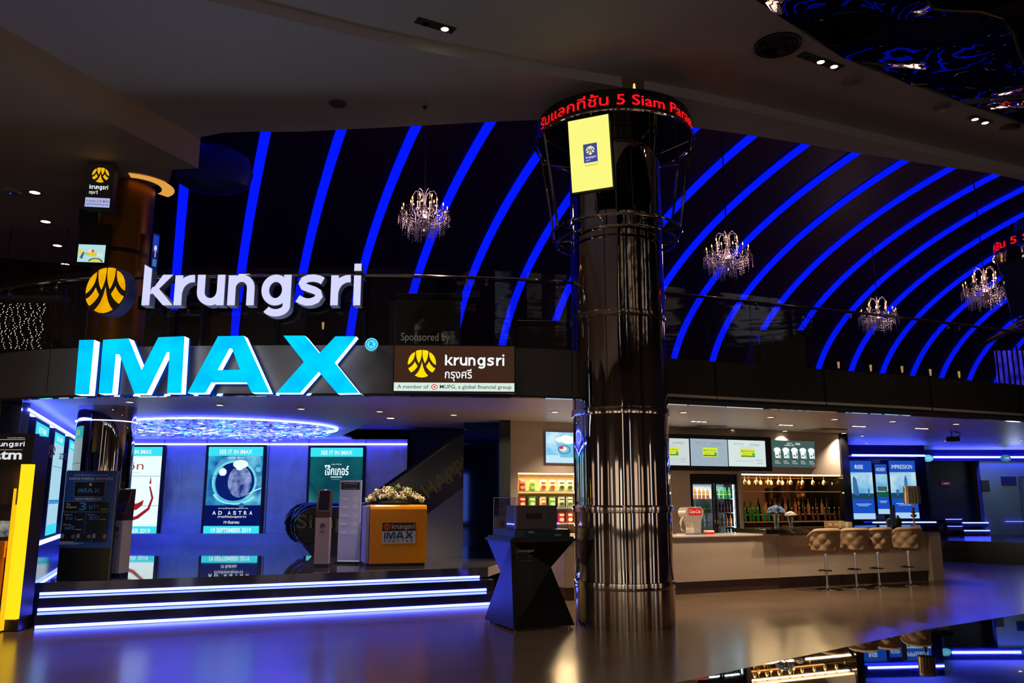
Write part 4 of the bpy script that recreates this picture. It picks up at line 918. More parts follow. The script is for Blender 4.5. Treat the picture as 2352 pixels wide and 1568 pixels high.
kiosk((739, 1303), 'white and brown parking kiosk left of the clear info panel', 0, .06, ('a', (176, 160, 182)))
kiosk((268, 1325), 'white and brown parking kiosk right of the dark promotion board', 1, -.15, ('b', (205, 192, 190)))
# ------------------------------------------------------------------ promotion board
p = on_z(188, 1333, .51); PB = Plane(p.x, p.y, .08); a_, b_, c_, d_ = PB.rect(152, 1070, 257, 1330); W, H = .68, 1.5
t = thing('promotion_board', 'dark blue standing promotion board with white print beside the cash machine', 'sign board', tuple(p), .10)
ln = Matrix.Rotation(.0, 4, 'X')
m = MB(); m.box((-W / 2, 0, 0), (W / 2, .06, H)); m.build('board', mat('board_black', (6, 6, 12), .4), t, bevel=.006)
m = MB(); m.box((W / 2, .0, 0), (W / 2 + .02, .07, H)); m.build('frame', mat('dull_steel', (90, 90, 110), .25, 1), t)
a = Art(W, H - .02, .001, z0=.01); cb = mat('print_deep_blue', (30, 74, 165), .5); dk = mat('print_black', (6, 8, 18), .5); wt = mat('print_white', (215, 220, 228), .5); cy = mat('print_cyan', (40, 130, 220), .5); fr = mat('print_frame', (110, 140, 165), .5)
a.rect(0, .29, 1, 1, cb); a.text('ใหม่! บัตรเครดิตกรุงศรีไอแมกซ์', .17, .955, .83, .975, wt, 0); a.text('จอยักษ์ ภาพสวย เสียงกระหึ่ม', .06, .92, .93, .95, wt, .02)
a.rect(.18, .76, .80, .905, fr); a.rect(.19, .765, .79, .9, dk); a.emblem(.5, .875, .02, wt); a.text('IMAX', .26, .80, .70, .84, cy, .05); a.text('NEW PRIVILEGE', .22, .73, .74, .75, wt, .02)
a.rect(.02, .62, .92, .72, fr); a.rect(.025, .625, .915, .716, dk); a.text('รับ', .07, .68, .14, .705, wt, .01); a.text('POINT', .07, .655, .28, .672, wt, .02); a.text('3', .32, .635, .46, .71, cy, .06); a.text('เท่า', .52, .65, .70, .70, cy, .04); a.text('IMAX', .74, .64, .88, .65, wt, .03)
for (x, y, s1, s2) in ((.02, .535, 'แถม 2', 'จ่าย 1'), (.48, .535, 'รับส่วนลดสูงสุด', '50'), (.02, .445, 'บัตร', 'ฟรี'), (.48, .445, '', '')):
    a.rect(x, y, x + .43, y + .075, dk)
    if s1: a.text(s1, x + .03, y + .053, x + .18, y + .068, wt, .01); a.text(s2, x + .06, y + .012, x + .26, y + .05, cy, .05); a.rect(x + .28, y + .012, x + .4, y + .017, wt)
for k in range(3): a.rect(.02 + .31 * k, .375, .31 + .31 * k, .425, dk); a.rect(.03 + .31 * k, .38, .09 + .31 * k, .42, fr); a.disc(.27 + .31 * k, .395, .04, .02, mat('print_skin', (130, 90, 70), .5), 12)
a.rect(.02, .345, .3, .35, wt); a.rect(.02, .335, .5, .338, wt); a.rect(.02, .327, .4, .33, wt)
a.mb.build('print', None, t)

# ================================================================== cash machine at the left edge
Mo = mat('machine_orange', (196, 110, 12), .4); Mb = mat('machine_brown', (46, 30, 26), .35)
pa = on_y(100, 1440, 10.15)
AY = 10.68; AX = Plane(0, AY, 0).xz(83, 1030)[0]
t = thing('cash_machine', 'tall bank cash machine with glowing yellow stripe, cut by the left edge', 'cash machine', (AX, AY, 0), 0.0)
PA = Plane(0, AY, 0); X = lambda px, y: PA.xz(px, y)[0] - AX; Zc = lambda px, y: PA.xz(px, y)[1]
zt = Zc(60, 996); zh = Zc(60, 1066)
m = MB(); m.box((-1.5, .05, 0), (-.02, .34, zt - .02)); m.build('cabinet', Mb, t, bevel=.01)
m = MB(); m.box((-1.5, -.06, zh), (.0, .05, zt)); m.build('header', mat('header_brown', (34, 24, 22), .4), t, bevel=.006)
m = MB(); xs0, xs1 = X(31, 1250) , X(56, 1250); m.box((xs0, -.02, Zc(40, 1422)), (xs1, .055, zh)); m.build('light_stripe', emi((255, 204, 24), 1.35), t)
m = MB(); m.box((-1.5, .0, .05), (xs0 - .06, .1, 1.02)); m.box((-1.5, .0, 1.55), (xs0 - .02, .1, zh)); m.build('front_panel', Mb, t); m = MB(); m.box((-1.5, -.05, .9), (xs0 - .08, .1, 1.1)); m.box((-1.5, .06, 1.1), (xs0 - .06, .1, 1.6)); m.box((-1.5, -.02, .0), (xs0 - .09, .0, .9)); m.build('orange_fascia', Mo, t)
m = MB(); m.box((xs0 - .055, -.03, .02), (xs0 - .035, .05, 1.75)); m.build('thin_light_line', emi((255, 190, 20), 1.1), t)
a = Art(.9, .36, .062, x0=-.9, z0=zh); wp = emi((235, 238, 240), .9)
a.rect(0, .86, .87, .87, wp); a.text('krungsri', .38, .58, .87, .80, wp, .03); a.rect(0, .5, .85, .51, wp); a.text('atm', .44, .16, .85, .46, wp, .06); a.text('และบริการอื่นๆ', .62, .9, .86, .95, wp, 0); a.mb.build('header_lettering', None, t)
xsn = X(0, 1210); m = MB(); m.box((X(-40, 1210), .04, Zc(10, 1233)), (X(16, 1210), .058, Zc(10, 1196))); m.build('screen', emi((150, 150, 140), .9, ((60, 60, 70), 9)), t)
m = MB(); m.box((X(-30, 1253), .04, Zc(10, 1256)), (X(14, 1253), .058, Zc(10, 1250))); m.box((X(-30, 1261), .04, Zc(10, 1264)), (X(10, 1261), .058, Zc(10, 1259))); m.build('green_indicator', emi((80, 230, 30), 1.5), t)
sd = MB(); sd.emb = None; emblem_geo(sd, .35, zt - .2, .09, .002, mat('emblem_bronze', (130, 100, 60), .5), Matrix(((0, 0, 1, -.02), (1, 0, 0, .05), (0, 1, 0, 0), (0, 0, 0, 1))))
sd.text('atm', .55, zt - .3, .75, zt - .2, mat('side_print', (90, 100, 130), .5), z=.002, M=Matrix(((0, 0, 1, -.02), (1, 0, 0, .05), (0, 1, 0, 0), (0, 0, 0, 1)))); sd.build('side_print', None, t)
light('stripe_glow', 'AREA', (xs1 - .05, -.08, 1.1), 10, (1, .7, .05), .06, (math.pi / 2, 0, 0), parent=t, size_y=1.7)

# ================================================================== black folded display pedestal with clear case
base = Vector((.02, 10.72, 0)); pe = .42
t = thing('display_pedestal', 'black angular folded display pedestal standing left of the chrome column', 'pedestal', tuple(base), pe)
# local x along front edge (0..w), y back (0..d)
w_, d_, hh = .86, .98, 1.08
TFL, TFR, TBR, TBL = (-.04, 0, hh), (w_, 0, hh), (w_, d_, hh), (-.04, d_ * .8, hh)
BFL, BFR, BBR, BBL = (0, 0, .03), (w_, 0, .03), (w_, d_, .03), (0, d_ * .98, .03)
WR = (w_ * .74, .22, .74)
m = MB(); V = [TFL, TFR, TBR, TBL, BFL, BFR, BBR, BBL, WR, (w_ * .8, d_ * .7, .74), (.12, .62, .6)]
m.add(V, [(0, 1, 8), (0, 8, 4, ), (0, 4, 7), (8, 5, 4), (1, 2, 9, 8), (8, 9, 6, 5), (2, 3, 10, 9), (3, 0, 10), (0, 7, 10), (9, 10, 7, 6), (0, 3, 2, 1), (4, 5, 6, 7)]); m.build('folded_body', mat('pedestal_black', (9, 9, 10), .38, 0, .5), t)
m = MB(); m.box((-.06, -.03, hh), (w_ + .02, d_ * .82, hh + .035)); m.box((-.03, -.01, hh + .035), (w_, d_ * .8, hh + .06)); m.build('top_plate', mat('pedestal_plate', (28, 30, 38), .35), t)
m = MB(); m.box((.02, .0, hh + .06), (w_ - .06, d_ * .74, hh + .15)); m.build('printed_plinth', mat('plinth_teal', (14, 50, 66), .4), t)
a = Art(w_ - .08, .088, .001, x0=.02, z0=hh + .061); a.text('IMAX', .24, .55, .34, .85, wt, .03); a.text('IMAX', .72, .1, .84, .35, wt, .03)
for k in range(5): a.rect(.25, .12 + k * .09, .68, .135 + k * .09, mat('print_teal', (40, 90, 110), .5))
a.poly([(0, 0), (.12, 0), (.2, 1), (0, 1)], mat('print_grey_photo', (70, 75, 80), .5)); a.poly([(.84, 0), (1, 0), (1, 1), (.9, 1)], mat('print_dark_photo', (30, 32, 34), .5)); a.mb.build('plinth_print', None, t)
a = Art(.3, .16, .0, x0=0.02, z0=.84); a.y = .0
M_ = Matrix.Translation((0, .035, 0)); a.emblem(.1, .8, .022, mat('emblem_dim', (170, 120, 40), .5)); a.text('krungsri', .2, .68, .88, .95, wt, .02); a.text('IMAX', 0, .22, .8, .52, mat('print_steel_blue', (40, 60, 90), .5), .05); a.text('THEATRE', 0, .04, .8, .1, fr, .02)
a.mb.build('front_print', None, t)
m = MB()
for x, y in ((.05, .05), (w_ - .06, .05), (w_ - .06, d_ - .1), (.05, d_ - .1)): m.cyl(.02, 0, .031, (x, y, 0), 10)
m.build('feet', M_chrome, t)
cs = thing('display_case', 'clear acrylic display case on top of the black folded pedestal', 'display case', tuple(base + Vector((0, 0, hh + .152))), pe)
G = clear('case_acrylic', (.94, .95, .98), .06); cw, cd, chh = w_ - .07, d_ * .72, .40
for nm, lo, hi in (('front_pane', (.02, .01, 0), (cw, .015, chh)), ('back_pane', (.02, cd - .005, 0), (cw, cd, chh)), ('side_pane', (.02, .015, 0), (.025, cd - .005, chh)), ('side_pane', (cw - .005, .015, 0), (cw, cd - .005, chh)), ('top_pane', (.02, .01, chh), (cw, cd, chh + .005))):
    m = MB(); m.box(lo, hi); m.build(nm, G, cs)
Me = mat('acrylic_edge', (170, 180, 235), .15, 0, .8)
for lo, hi in (((.018, .008, 0), (.024, .014, chh)), ((cw - .006, .008, 0), (cw, .014, chh)), ((.018, cd - .006, 0), (.024, cd, chh)), ((.018, .008, chh), (cw, .014, chh + .006)), ((.018, cd - .006, chh), (cw, cd, chh + .006)), ((.018, .014, chh), (.024, cd, chh + .006))):
    m = MB(); m.box(lo, hi); m.build('edge', Me, cs)
wb_ = thing('model_box', 'plain grey-white box with slot lying inside the clear display case', 'box', tuple(base + Matrix.Rotation(pe, 3, 'Z') @ Vector((.10, .12, hh + .155))), pe)
m = MB(); m.box((0, 0, 0), (.58, .34, .30)); m.build('body', mat('box_grey', (128, 116, 112), .6), wb_, bevel=.004)
m = MB(); m.box((.13, -.002, .13), (.36, .001, .20)); m.build('slot', mat('slot_dark', (70, 62, 60), .6), wb_)
a = Art(.58, .30, .003, x0=0); a.text('10 1', .34, .44, .52, .58, mat('slot_print', (20, 16, 16), .5), .05); a.poly([(.66, .45), (.7, .4), (.69, .55), (.65, .6)], mat('paper_chip', (170, 170, 170), .5)); a.mb.build('print', None, wb_)
# ================================================================== concession wall (niches cut by building it from piers)
WX, WY = 2.09, 16.54
W = Plane(WX, WY, GA)
M_wall = mat('warm_grey_wall', (196, 182, 170), .5)
sL = (Vector((-.03, 15.62, 0)) - W.o).dot(W.e)
n0, n1 = W.xz(1190, 1120)[0], W.xz(1400, 1120)[0]; nz = W.xz(1250, 1086)[1]
f0, f1 = W.xz(1586, 1130)[0], W.xz(1698, 1130)[0]; fz = W.xz(1640, 1088)[1]
b0, b1 = W.xz(1705, 1130)[0], W.xz(1935, 1130)[0]; bz = W.xz(1820, 1089)[1]
sR = W.xz(1950, 1100)[0]
MW = Matrix.Translation(W.o) @ Matrix.Rotation(GA, 4, 'Z')
def wbox(mb, s0, s1, z0, z1, d0=0, d1=.5, m=None): mb.box((s0, d0, z0), (s1, d1, z1), m, MW)
m = MB()
wbox(m, sL, n0, 0, 3.06); wbox(m, n0, n1, nz, 3.06); wbox(m, n0, n1, 0, .95); wbox(m, n1, f0, 0, 3.06); wbox(m, f0, f1, fz, 3.06); wbox(m, f1, b0, 0, 3.06); wbox(m, b0, b1, bz, 3.06); wbox(m, b0, b1, 0, .78)
struct('wall_concession', m, M_wall)
m = MB(); wbox(m, n0 - .05, n1 + .05, .9, nz + .05, .5, .52); struct('wall_niche_back', m, mat('niche_back', (150, 120, 80), .4))
m = MB(); wbox(m, b0 - .05, b1 + .05, .7, bz + .05, .5, .52); struct('wall_bar_mirror', m, mat('smoked_mirror', (90, 62, 40), .05, 1))
m = MB(); wbox(m, b1, sR, 0, 3.06, -.05, 1.2); struct('wall_black_pillar', m, mat('black_gloss', (8, 8, 10), .12, 0, .7))
# cove over the bar niche
def on_wall(name, label, cat, px, art, off=.04, depth=None, housing=None, grp=None, pl=W, m=None, bez=0.):
    a, b, c, d = pl.rect(*px, off); Wd, H = c - a, d - b
    t = thing(name, label, cat, tuple(pl.pt((a + c) / 2, b, off)), pl.a, grp)
    h = MB(); h.box((-Wd / 2 - bez, .003, -bez), (Wd / 2 + bez, off - .002, H + bez)); h.build('housing', m or M_blk, t)
    A = Art(Wd, H); art(A); A.mb.build('display', None, t); return t, Wd, H
for i, (s0, s1, z, lab) in enumerate(((b0, b1, bz, 'thin warm light strip along the top of the bottle niche'), (n0, n1, nz, 'thin warm light strip along the top of the snack niche'))):
    s = MB(); wbox(s, s0 + .02, s1 - .02, z - .025, z - .004, .015, .045); tag(s.build('niche_light_strip', led((1, .62, .26), 9)), lab, 'light strip')
    p_ = W.pt((s0 + s1) / 2, z - .06, -.14)
    light('niche_light', 'AREA', p_, (34, 60)[i], (1, .68, .32), s1 - s0 - .1, (0, 0, GA), size_y=.08)
def a_cup(a):
    a.rect(0, 0, 1, 1, emi((120, 200, 240), 1, ((220, 245, 255), 3))); a.rect(0, .0, 1, .25, emi((200, 235, 250), 1))
    a.poly([(.24, .7), (.86, .7), (.74, .18), (.36, .18)], emi((120, 195, 225), 1)); a.poly([(.24, .7), (.86, .7), (.84, .62), (.27, .62)], emi((160, 215, 235), 1))
    a.ring(.45, .43, .16, .14, .15, emi((70, 100, 150), 1)); a.disc(.43, .46, .09, .08, emi((240, 235, 225), 1)); a.disc(.38, .5, .05, .05, emi((190, 60, 80), 1))
    for u, v, r in ((.35, .76, .12), (.5, .82, .14), (.66, .78, .14), (.55, .73, .16), (.76, .74, .09)): a.disc(u, v, r, r * .7, emi((246, 246, 240), 1.1), 14)
on_wall('cup_screen', 'bright blue screen with a popcorn cup picture left of the chrome column', 'screen', (1254, 993, 1345, 1063), a_cup, bez=.02, m=mat('steel_frame', (150, 160, 180), .3, .8))
# menu screens above the counter
def a_menu(bg):
    def f(a):
        a.rect(0, 0, 1, 1, emi(bg, 1.0)); g = emi((110, 150, 145), 1); a.text('ชุดอาหาร', .14, .80, .42, .88, g, 0); a.text('ราคาชุดอาหารเอ็มแสด', .32, .72, .66, .76, g, 0) ; a.text('ระคายดุด', .56, .76, .84, .87, g, .01)
        y = emi((214, 232, 60), 1); a.rect(.32, .34, .72, .68, y); a.text('Mission Throat', .34, .56, .68, .61, emi((60, 70, 30), 1), .02); a.rect(.33, .37, .70, .41, emi((60, 110, 50), 1)); a.rect(.36, .49, .6, .5, emi((120, 140, 50), 1)); a.disc(.66, .46, .04, .06, emi((70, 170, 150), 1)); a.rect(.36, .44, .52, .45, emi((120, 140, 50), 1))
        a.rect(.14, .2, .66, .21, emi((150, 170, 180), 1)); a.rect(.7, .23, .9, .25, emi((150, 170, 180), 1)); a.rect(.75, .12, .9, .14, emi((150, 170, 180), 1))
    return f
a, b, c, d = W.rect(1545, 1000, 1772, 1081, .16); a -= .25
t = thing('menu_display_surround', 'wide black wall frame that carries the three white menu screens', 'frame', tuple(W.pt((a + c) / 2, b, .16)), GA)
m = MB(); m.box((-(c - a) / 2, 0, 0), ((c - a) / 2, .155, d - b)); m.build('frame', M_blk, t, bevel=.005)
for px, bg, lab in (((1497, 1006, 1583, 1068), (205, 215, 215), 'left menu screen, partly behind the chrome column'), ((1586, 1008, 1671, 1070), (160, 176, 192), 'middle menu screen, greyer, with a yellow card picture'), ((1673, 1011, 1758, 1071), (214, 228, 226), 'right menu screen, brighter, with a yellow card picture')):
    a, b, c, d = W.rect(*px, .19); t = thing('menu_screen', lab, 'screen', tuple(W.pt((a + c) / 2, b, .192)), GA, 'white menu screens')
    m = MB(); m.box((-(c - a) / 2 - .004, .004, 0), ((c - a) / 2 + .004, .03, d - b)); m.build('housing', M_blk, t); A = Art(c - a, d - b); a_menu(bg)(A); A.mb.build('display', None, t)
def a_combo(a):
    a.rect(0, 0, 1, 1, emi((66, 92, 88), 1)); w1 = emi((235, 245, 240), 1.1); a.text('MENU', .36, .88, .48, .92, w1, .01); a.text('COMBO SET', .3, .80, .52, .85, w1, .02); a.text('FREE', .55, .84, .66, .92, w1, .02)
    for k in range(5):
        u = .12 + .19 * k; a.poly([(u - .06, .62), (u + .06, .62), (u + .045, .34), (u - .045, .34)], w1); a.disc(u, .64, .08, .1, w1, 12); a.rect(u + .03, .33, u + .075, .58, emi((190, 215, 210), 1)); a.rect(u + .03, .45, u + .07, .5, emi([(170, 60, 60), (70, 160, 190)][k % 2], 1)); a.rect(u - .03, .4, u + .01, .46, emi((90, 110, 110), 1))
        a.rect(u - .07, .22, u + .02, .235, w1); a.rect(u - .07, .17, u + .05, .178, w1); a.rect(u - .07, .13, u + .06, .138, w1)
    a.rect(.87, .05, .97, .1, emi((190, 60, 80), 1))
on_wall('menu_light_box', 'dark green lit menu board with five white popcorn sets, right of the menu screens', 'sign', (1773, 1012, 1872, 1073), a_combo, bez=.012, m=mat('steel_frame', (150, 160, 180), .3, .8))

# ------------------------------------------------------------------ counters
C = Plane(2.88, 14.70, GA)
MC = Matrix.Translation(C.o) @ Matrix.Rotation(GA, 4, 'Z')
M_marb = mat('beige_marble', (196, 178, 160), .22, 0, .5, noise=(1.1, .13, (.6, 1, 2.2)))
c0 = C.xz(1296, 1300)[0]; c1 = C.xz(1789, 1300)[0]; c2 = C.xz(2132, 1280)[0]; c3 = C.xz(2158, 1290)[0]
zt1 = C.xz(1640, 1233)[1]; zt2 = C.xz(1950, 1226)[1]; zk = .2
t = thing('snack_counter', 'long beige marble snack counter with brown plinth right of the chrome column', 'counter', tuple(C.o), GA)
m = MB(); m.box((c0, 0, zk), (c1 - .004, .62, zt1)); m.build('marble_front', M_marb, t, bevel=.004)
m = MB(); m.box((c0, -.03, zt1 + .001), (c1 + .03, .66, zt1 + .035)); m.build('worktop', mat('cream_top', (214, 200, 184), .15, 0, .6), t, bevel=.006)
m = MB(); m.box((c0 + .02, .03, .001), (c1 - .004, .6, zk - .001)); m.build('plinth', mat('brown_plinth', (70, 46, 34), .3), t)
t = thing('bar_counter', 'marble bar counter with black stone top behind the four tufted stools', 'counter', tuple(C.o), GA)
m = MB(); m.box((c1 + .004, .0, zk), (c2, .55, zt2)); m.build('marble_front', M_marb, t, bevel=.004)
m = MB(); m.box((c2 + .002, -.08, .001), (c3, .8, zt2)); m.build('end_panel', M_marb, t, bevel=.004)
m = MB(); m.box((c1 - .35, -.12, zt2 + .036), (c3 + .06, .82, zt2 + .12)); m.build('black_top', mat('black_bar_top', (12, 11, 12), .08, 0, .8), t, bevel=.006)
m = MB(); m.box((c1 + .004, .05, .001), (c2, .5, zk - .001)); m.build('plinth', mat('brown_plinth', (70, 46, 34), .3), t)
BT = zt2 + .121
def cpt(px, py, z, back=.3):                         # a point on the counter top, set back from its front edge
    s = C.xz(px, py, -back)[0]; return C.pt(s, z, -back)
# ------------------------------------------------------------------ fridge
fw, fh = f1 - f0, fz - .05
t = thing('drinks_fridge', 'black double-door glass drinks fridge full of bottles behind the counter', 'fridge', tuple(W.pt((f0 + f1) / 2, .0)), GA)
fz0 = .35; w2 = fw / 2 - .01; M_in = mat('fridge_white', (225, 235, 240), .5)
m = MB(); m.box((-w2, .06, 0), (-w2 + .05, .49, fz - .02)); m.box((w2 - .05, .06, 0), (w2, .49, fz - .02)); m.box((-w2, .06, fz - .17), (w2, .49, fz - .02)); m.box((-w2, .06, 0), (w2, .49, fz0)); m.box((-w2, .46, 0), (w2, .49, fz - .02)); m.build('cabinet', M_blk, t)
m = MB(); m.box((-w2 + .05, .44, fz0), (w2 - .05, .455, fz - .17)); m.build('liner', M_in, t)
for s in (-1, 1):
    x0, x1 = (-w2 + .03, -.01) if s < 0 else (.01, w2 - .03)
    m = MB(); z0, z1 = fz0, fz - .16
    m.box((x0, .03, z0), (x0 + .045, .058, z1)); m.box((x1 - .045, .03, z0), (x1, .058, z1)); m.box((x0, .03, z0), (x1, .058, z0 + .05)); m.box((x0, .03, z1 - .05), (x1, .058, z1)); dr = m.build('door', mat('fridge_frame', (40, 42, 46), .3, .6), t)
    m = MB(); m.box((x0 + .045, .04, z0 + .05), (x1 - .045, .045, z1 - .05)); m.build('door_glass', clear('fridge_glass', (.95, .98, 1), .05), dr)
    m = MB(); m.box((x1 - .03 if s < 0 else x0 + .01, .0, z0 + .3), (x1 - .01 if s < 0 else x0 + .03, .03, z1 - .3)); m.build('handle', M_chrome, dr)
    m = MB(); m.box((x0 + .05 if s < 0 else x1 - .065, .07, z0 + .03), (x0 + .062 if s < 0 else x1 - .053, .085, z1 - .06)); m.build('light_tube', emi((215, 240, 255), 16), t)
shz = [fz0 + .03, fz0 + .33, fz0 + .63, fz0 + .93]
hh_ = (fz - .17 - fz0) / 4
shz = [W.xz(1640, y, -.2)[1] for y in (1241, 1209, 1177, 1145)]; hh_ = .27
for z in shz: m = MB(); m.box((-w2 + .055, .1, z - .012), (w2 - .055, .435, z)); m.build('shelf', mat('shelf_white', (210, 220, 225), .4), t)
light('fridge_light', 'AREA', (0, .12, fz - .2), 9, (.85, .95, 1), w2 * 1.6, (0, 0, 0), parent=t, size_y=.05)
# bottles
def bottle_kind(name, prof, col, lab, cap, rough=.1, trans=False):
    t = thing(name, 'x', 'bottle'); h = prof[-1][1]
    m = MB(); m.lathe([(0, 0)] + prof + [(0, h)], 12); m.build('glass_body', mat(name + '_glass', col, rough, 0, .8), t, smooth=True)
    r = prof[0][0]; m = MB(); m.lathe([(r + .001, h * .2), (r + .001, h * .45)], 12); m.build('label', mat(name + '_label', lab, .5), t, smooth=True)
    m = MB(); m.cyl(prof[-1][0] + .002, h, h + .02, seg=10); m.build('cap', mat(name + '_cap', cap, .4), t); return t
def place_b(proto, P, label, group, s=1.):
    if not proto.get('used'): o = proto; o['used'] = 1; o['label'] = label; o['group'] = group; o.location = P; o.scale = (s, s, s); return o
    o = copy_tree(proto, None, P, None, label, group); o.scale = (s, s, s); return o
long_ = [(.030, 0), (.032, .02), (.032, .15), (.012, .20), (.011, .27)]; wine = [(.036, 0), (.038, .02), (.038, .19), (.014, .24), (.013, .31)]; pet = [(.03, 0), (.033, .03), (.03, .1), (.033, .14), (.012, .2), (.012, .215)]
KB = {'green': bottle_kind('green_bottle', long_, (20, 110, 30), (200, 190, 120), (190, 170, 60)), 'cola': bottle_kind('cola_bottle', pet, (30, 10, 8), (190, 30, 30), (200, 30, 30)),
 'orange': bottle_kind('orange_drink_bottle', pet, (226, 120, 30), (230, 210, 150), (235, 150, 40)), 'water': bottle_kind('water_bottle', pet, (200, 225, 235), (60, 130, 200), (240, 240, 245)), 'green_pet': bottle_kind('lime_soda_bottle', pet, (30, 130, 50), (220, 225, 90), (40, 150, 60)),
 'tea': bottle_kind('tea_bottle', pet, (140, 110, 40), (190, 190, 70), (60, 120, 50)), 'brown': bottle_kind('brown_beer_bottle', long_, (60, 28, 10), (225, 215, 195), (200, 170, 80)), 'dark': bottle_kind('dark_wine_bottle', wine, (24, 20, 12), (220, 205, 160), (190, 160, 90)), 'amber': bottle_kind('amber_liquor_bottle', wine, (150, 90, 30), (230, 220, 190), (210, 190, 120))}
rows = {(3, -1): ['orange'] * 5, (3, 1): ['green_pet'] * 5, (2, -1): ['green_pet'] * 5, (2, 1): ['cola'] * 6, (1, -1): ['water'] * 5, (1, 1): ['orange', 'tea', 'tea', 'orange', 'orange'], (0, -1): ['tea', 'water', 'orange', 'water', 'tea'], (0, 1): ['water'] * 6}
shn = ['bottom', 'third', 'second', 'top']; knm = {'green': 'green bottle', 'cola': 'dark cola bottle', 'orange': 'orange drink bottle', 'water': 'clear water bottle', 'green_pet': 'green soda bottle', 'tea': 'yellow-brown tea bottle', 'brown': 'brown beer bottle', 'dark': 'dark wine bottle', 'amber': 'amber liquor bottle'}
frf = Matrix.Translation(W.pt((f0 + f1) / 2, 0)) @ Matrix.Rotation(GA, 4, 'Z')
for (k, s), L in rows.items():
    xa, xb_ = (-w2 + .12, -.07) if s < 0 else (.07, w2 - .12)
    for i, kk in enumerate(L):
        x = xa + (xb_ - xa) * i / (len(L) - 1)
        place_b(KB[kk], frf @ Vector((x, .17, shz[k] + .001)), '%s in the %s half of the fridge, on its %s shelf' % (knm[kk], 'left' if s < 0 else 'right', shn[k]), '%s on the %s fridge shelf %s' % (knm[kk], shn[k], 'left' if s < 0 else 'right'), min(1.25, hh_ / .27))
# back bar shelves
zs_ = [W.xz(1820, 1196, -.25)[1], W.xz(1820, 1180, -.25)[1], W.xz(1820, 1128, -.25)[1]]
for z, lab, d0, d1 in ((zs_[0], 'long lower bar shelf carrying the front row of bottles', .02, .3), (zs_[1] + .0, 'stepped upper bar shelf carrying the rear row of bottles', .31, .47), (zs_[2], 'thin glowing shelf edge under the hanging wine glasses', .02, .47)):
    m = MB(); wbox(m, b0 + .01, b1 - .01, z - .02, z, d0, d1); tag(m.build('bar_shelf', mat('shelf_glass_gold', (190, 150, 80), .2, .5)), lab, 'shelf')
def onbar(px, py, depth, z): s = W.xz(px, py, -depth)[0]; return W.pt(s, z, -depth)
seqf = [(1712, 'green'), (1724, 'green'), (1731, 'green'), (1741, 'green'), (1756, 'green'), (1766, 'green'), (1797, 'brown'), (1808, 'brown'), (1820, 'brown'), (1838, 'brown'), (1850, 'brown'), (1868, 'brown'), (1879, 'brown'), (1896, 'brown'), (1906, 'brown'), (1918, 'brown'), (1929, 'brown')]
pos = lambda x: 'behind the blue flowers' if 1757 < x < 1795 else ('next to the fridge' if x < 1757 else ('in the middle' if x < 1860 else 'at the right end'))
for x, k in seqf: place_b(KB[k], onbar(x, 1190, .14, zs_[0] + .001), '%s in the front row of the bar shelf, %s' % (knm[k], pos(x)), 'front row bottles %s %s' % (k, pos(x)), 1.0)
seqb = [(1710, 'green'), (1726, 'green'), (1740, 'green'), (1758, 'amber'), (1781, 'amber'), (1790, 'dark'), (1804, 'amber'), (1815, 'dark'), (1827, 'amber'), (1845, 'dark'), (1857, 'amber'), (1875, 'dark'), (1888, 'amber'), (1900, 'dark'), (1912, 'brown'), (1927, 'dark')]
for x, k in seqb: place_b(KB[k], onbar(x, 1170, .39, zs_[1] + .001), '%s in the rear raised row of the bar shelf, %s' % (knm[k], pos(x)), 'rear row bottles %s %s' % (k, pos(x)), 1.0)
# hanging wine glasses
def wine_glass():
    t = thing('wine_glass', 'x', 'glass'); m = MB(); m.lathe([(.034, 0), (.034, -.004), (.005, -.008), (.004, -.075), (.014, -.085), (.036, -.12), (.038, -.15), (.030, -.185)], 16); m.build('bowl', mat('wine_glass_glass', (235, 215, 170), .04, .55, .9), t, smooth=True); return t
g0 = wine_glass(); rackz = bz - .04
m = MB()
for dd in (.1, .3): wbox(m, b0 + .02, b1 - .02, rackz, rackz + .012, dd - .03, dd - .02); wbox(m, b0 + .02, b1 - .02, rackz, rackz + .012, dd + .02, dd + .03)
tag(m.build('glass_rack', M_edge), 'thin metal rack under the top of the bottle niche holding the glasses', 'rack')
k = 0
for row, (dd, xs) in enumerate(((.1, (1710, 1737, 1764, 1788, 1815, 1842, 1866, 1891)), (.3, (1719, 1746, 1770, 1796, 1912)))):
    for x in xs:
        P = onbar(x, 1095, dd, rackz + .001); lb = 'wine glass hanging upside down in the %s row of the rack' % ('front' if row == 0 else 'rear'); gr = 'hanging wine glasses, %s row' % ('front' if row == 0 else 'rear')
        if k == 0: o = g0; o.location = P; o['label'] = lb; o['group'] = gr
        else: copy_tree(g0, None, P, GA, lb, gr)
        k += 1
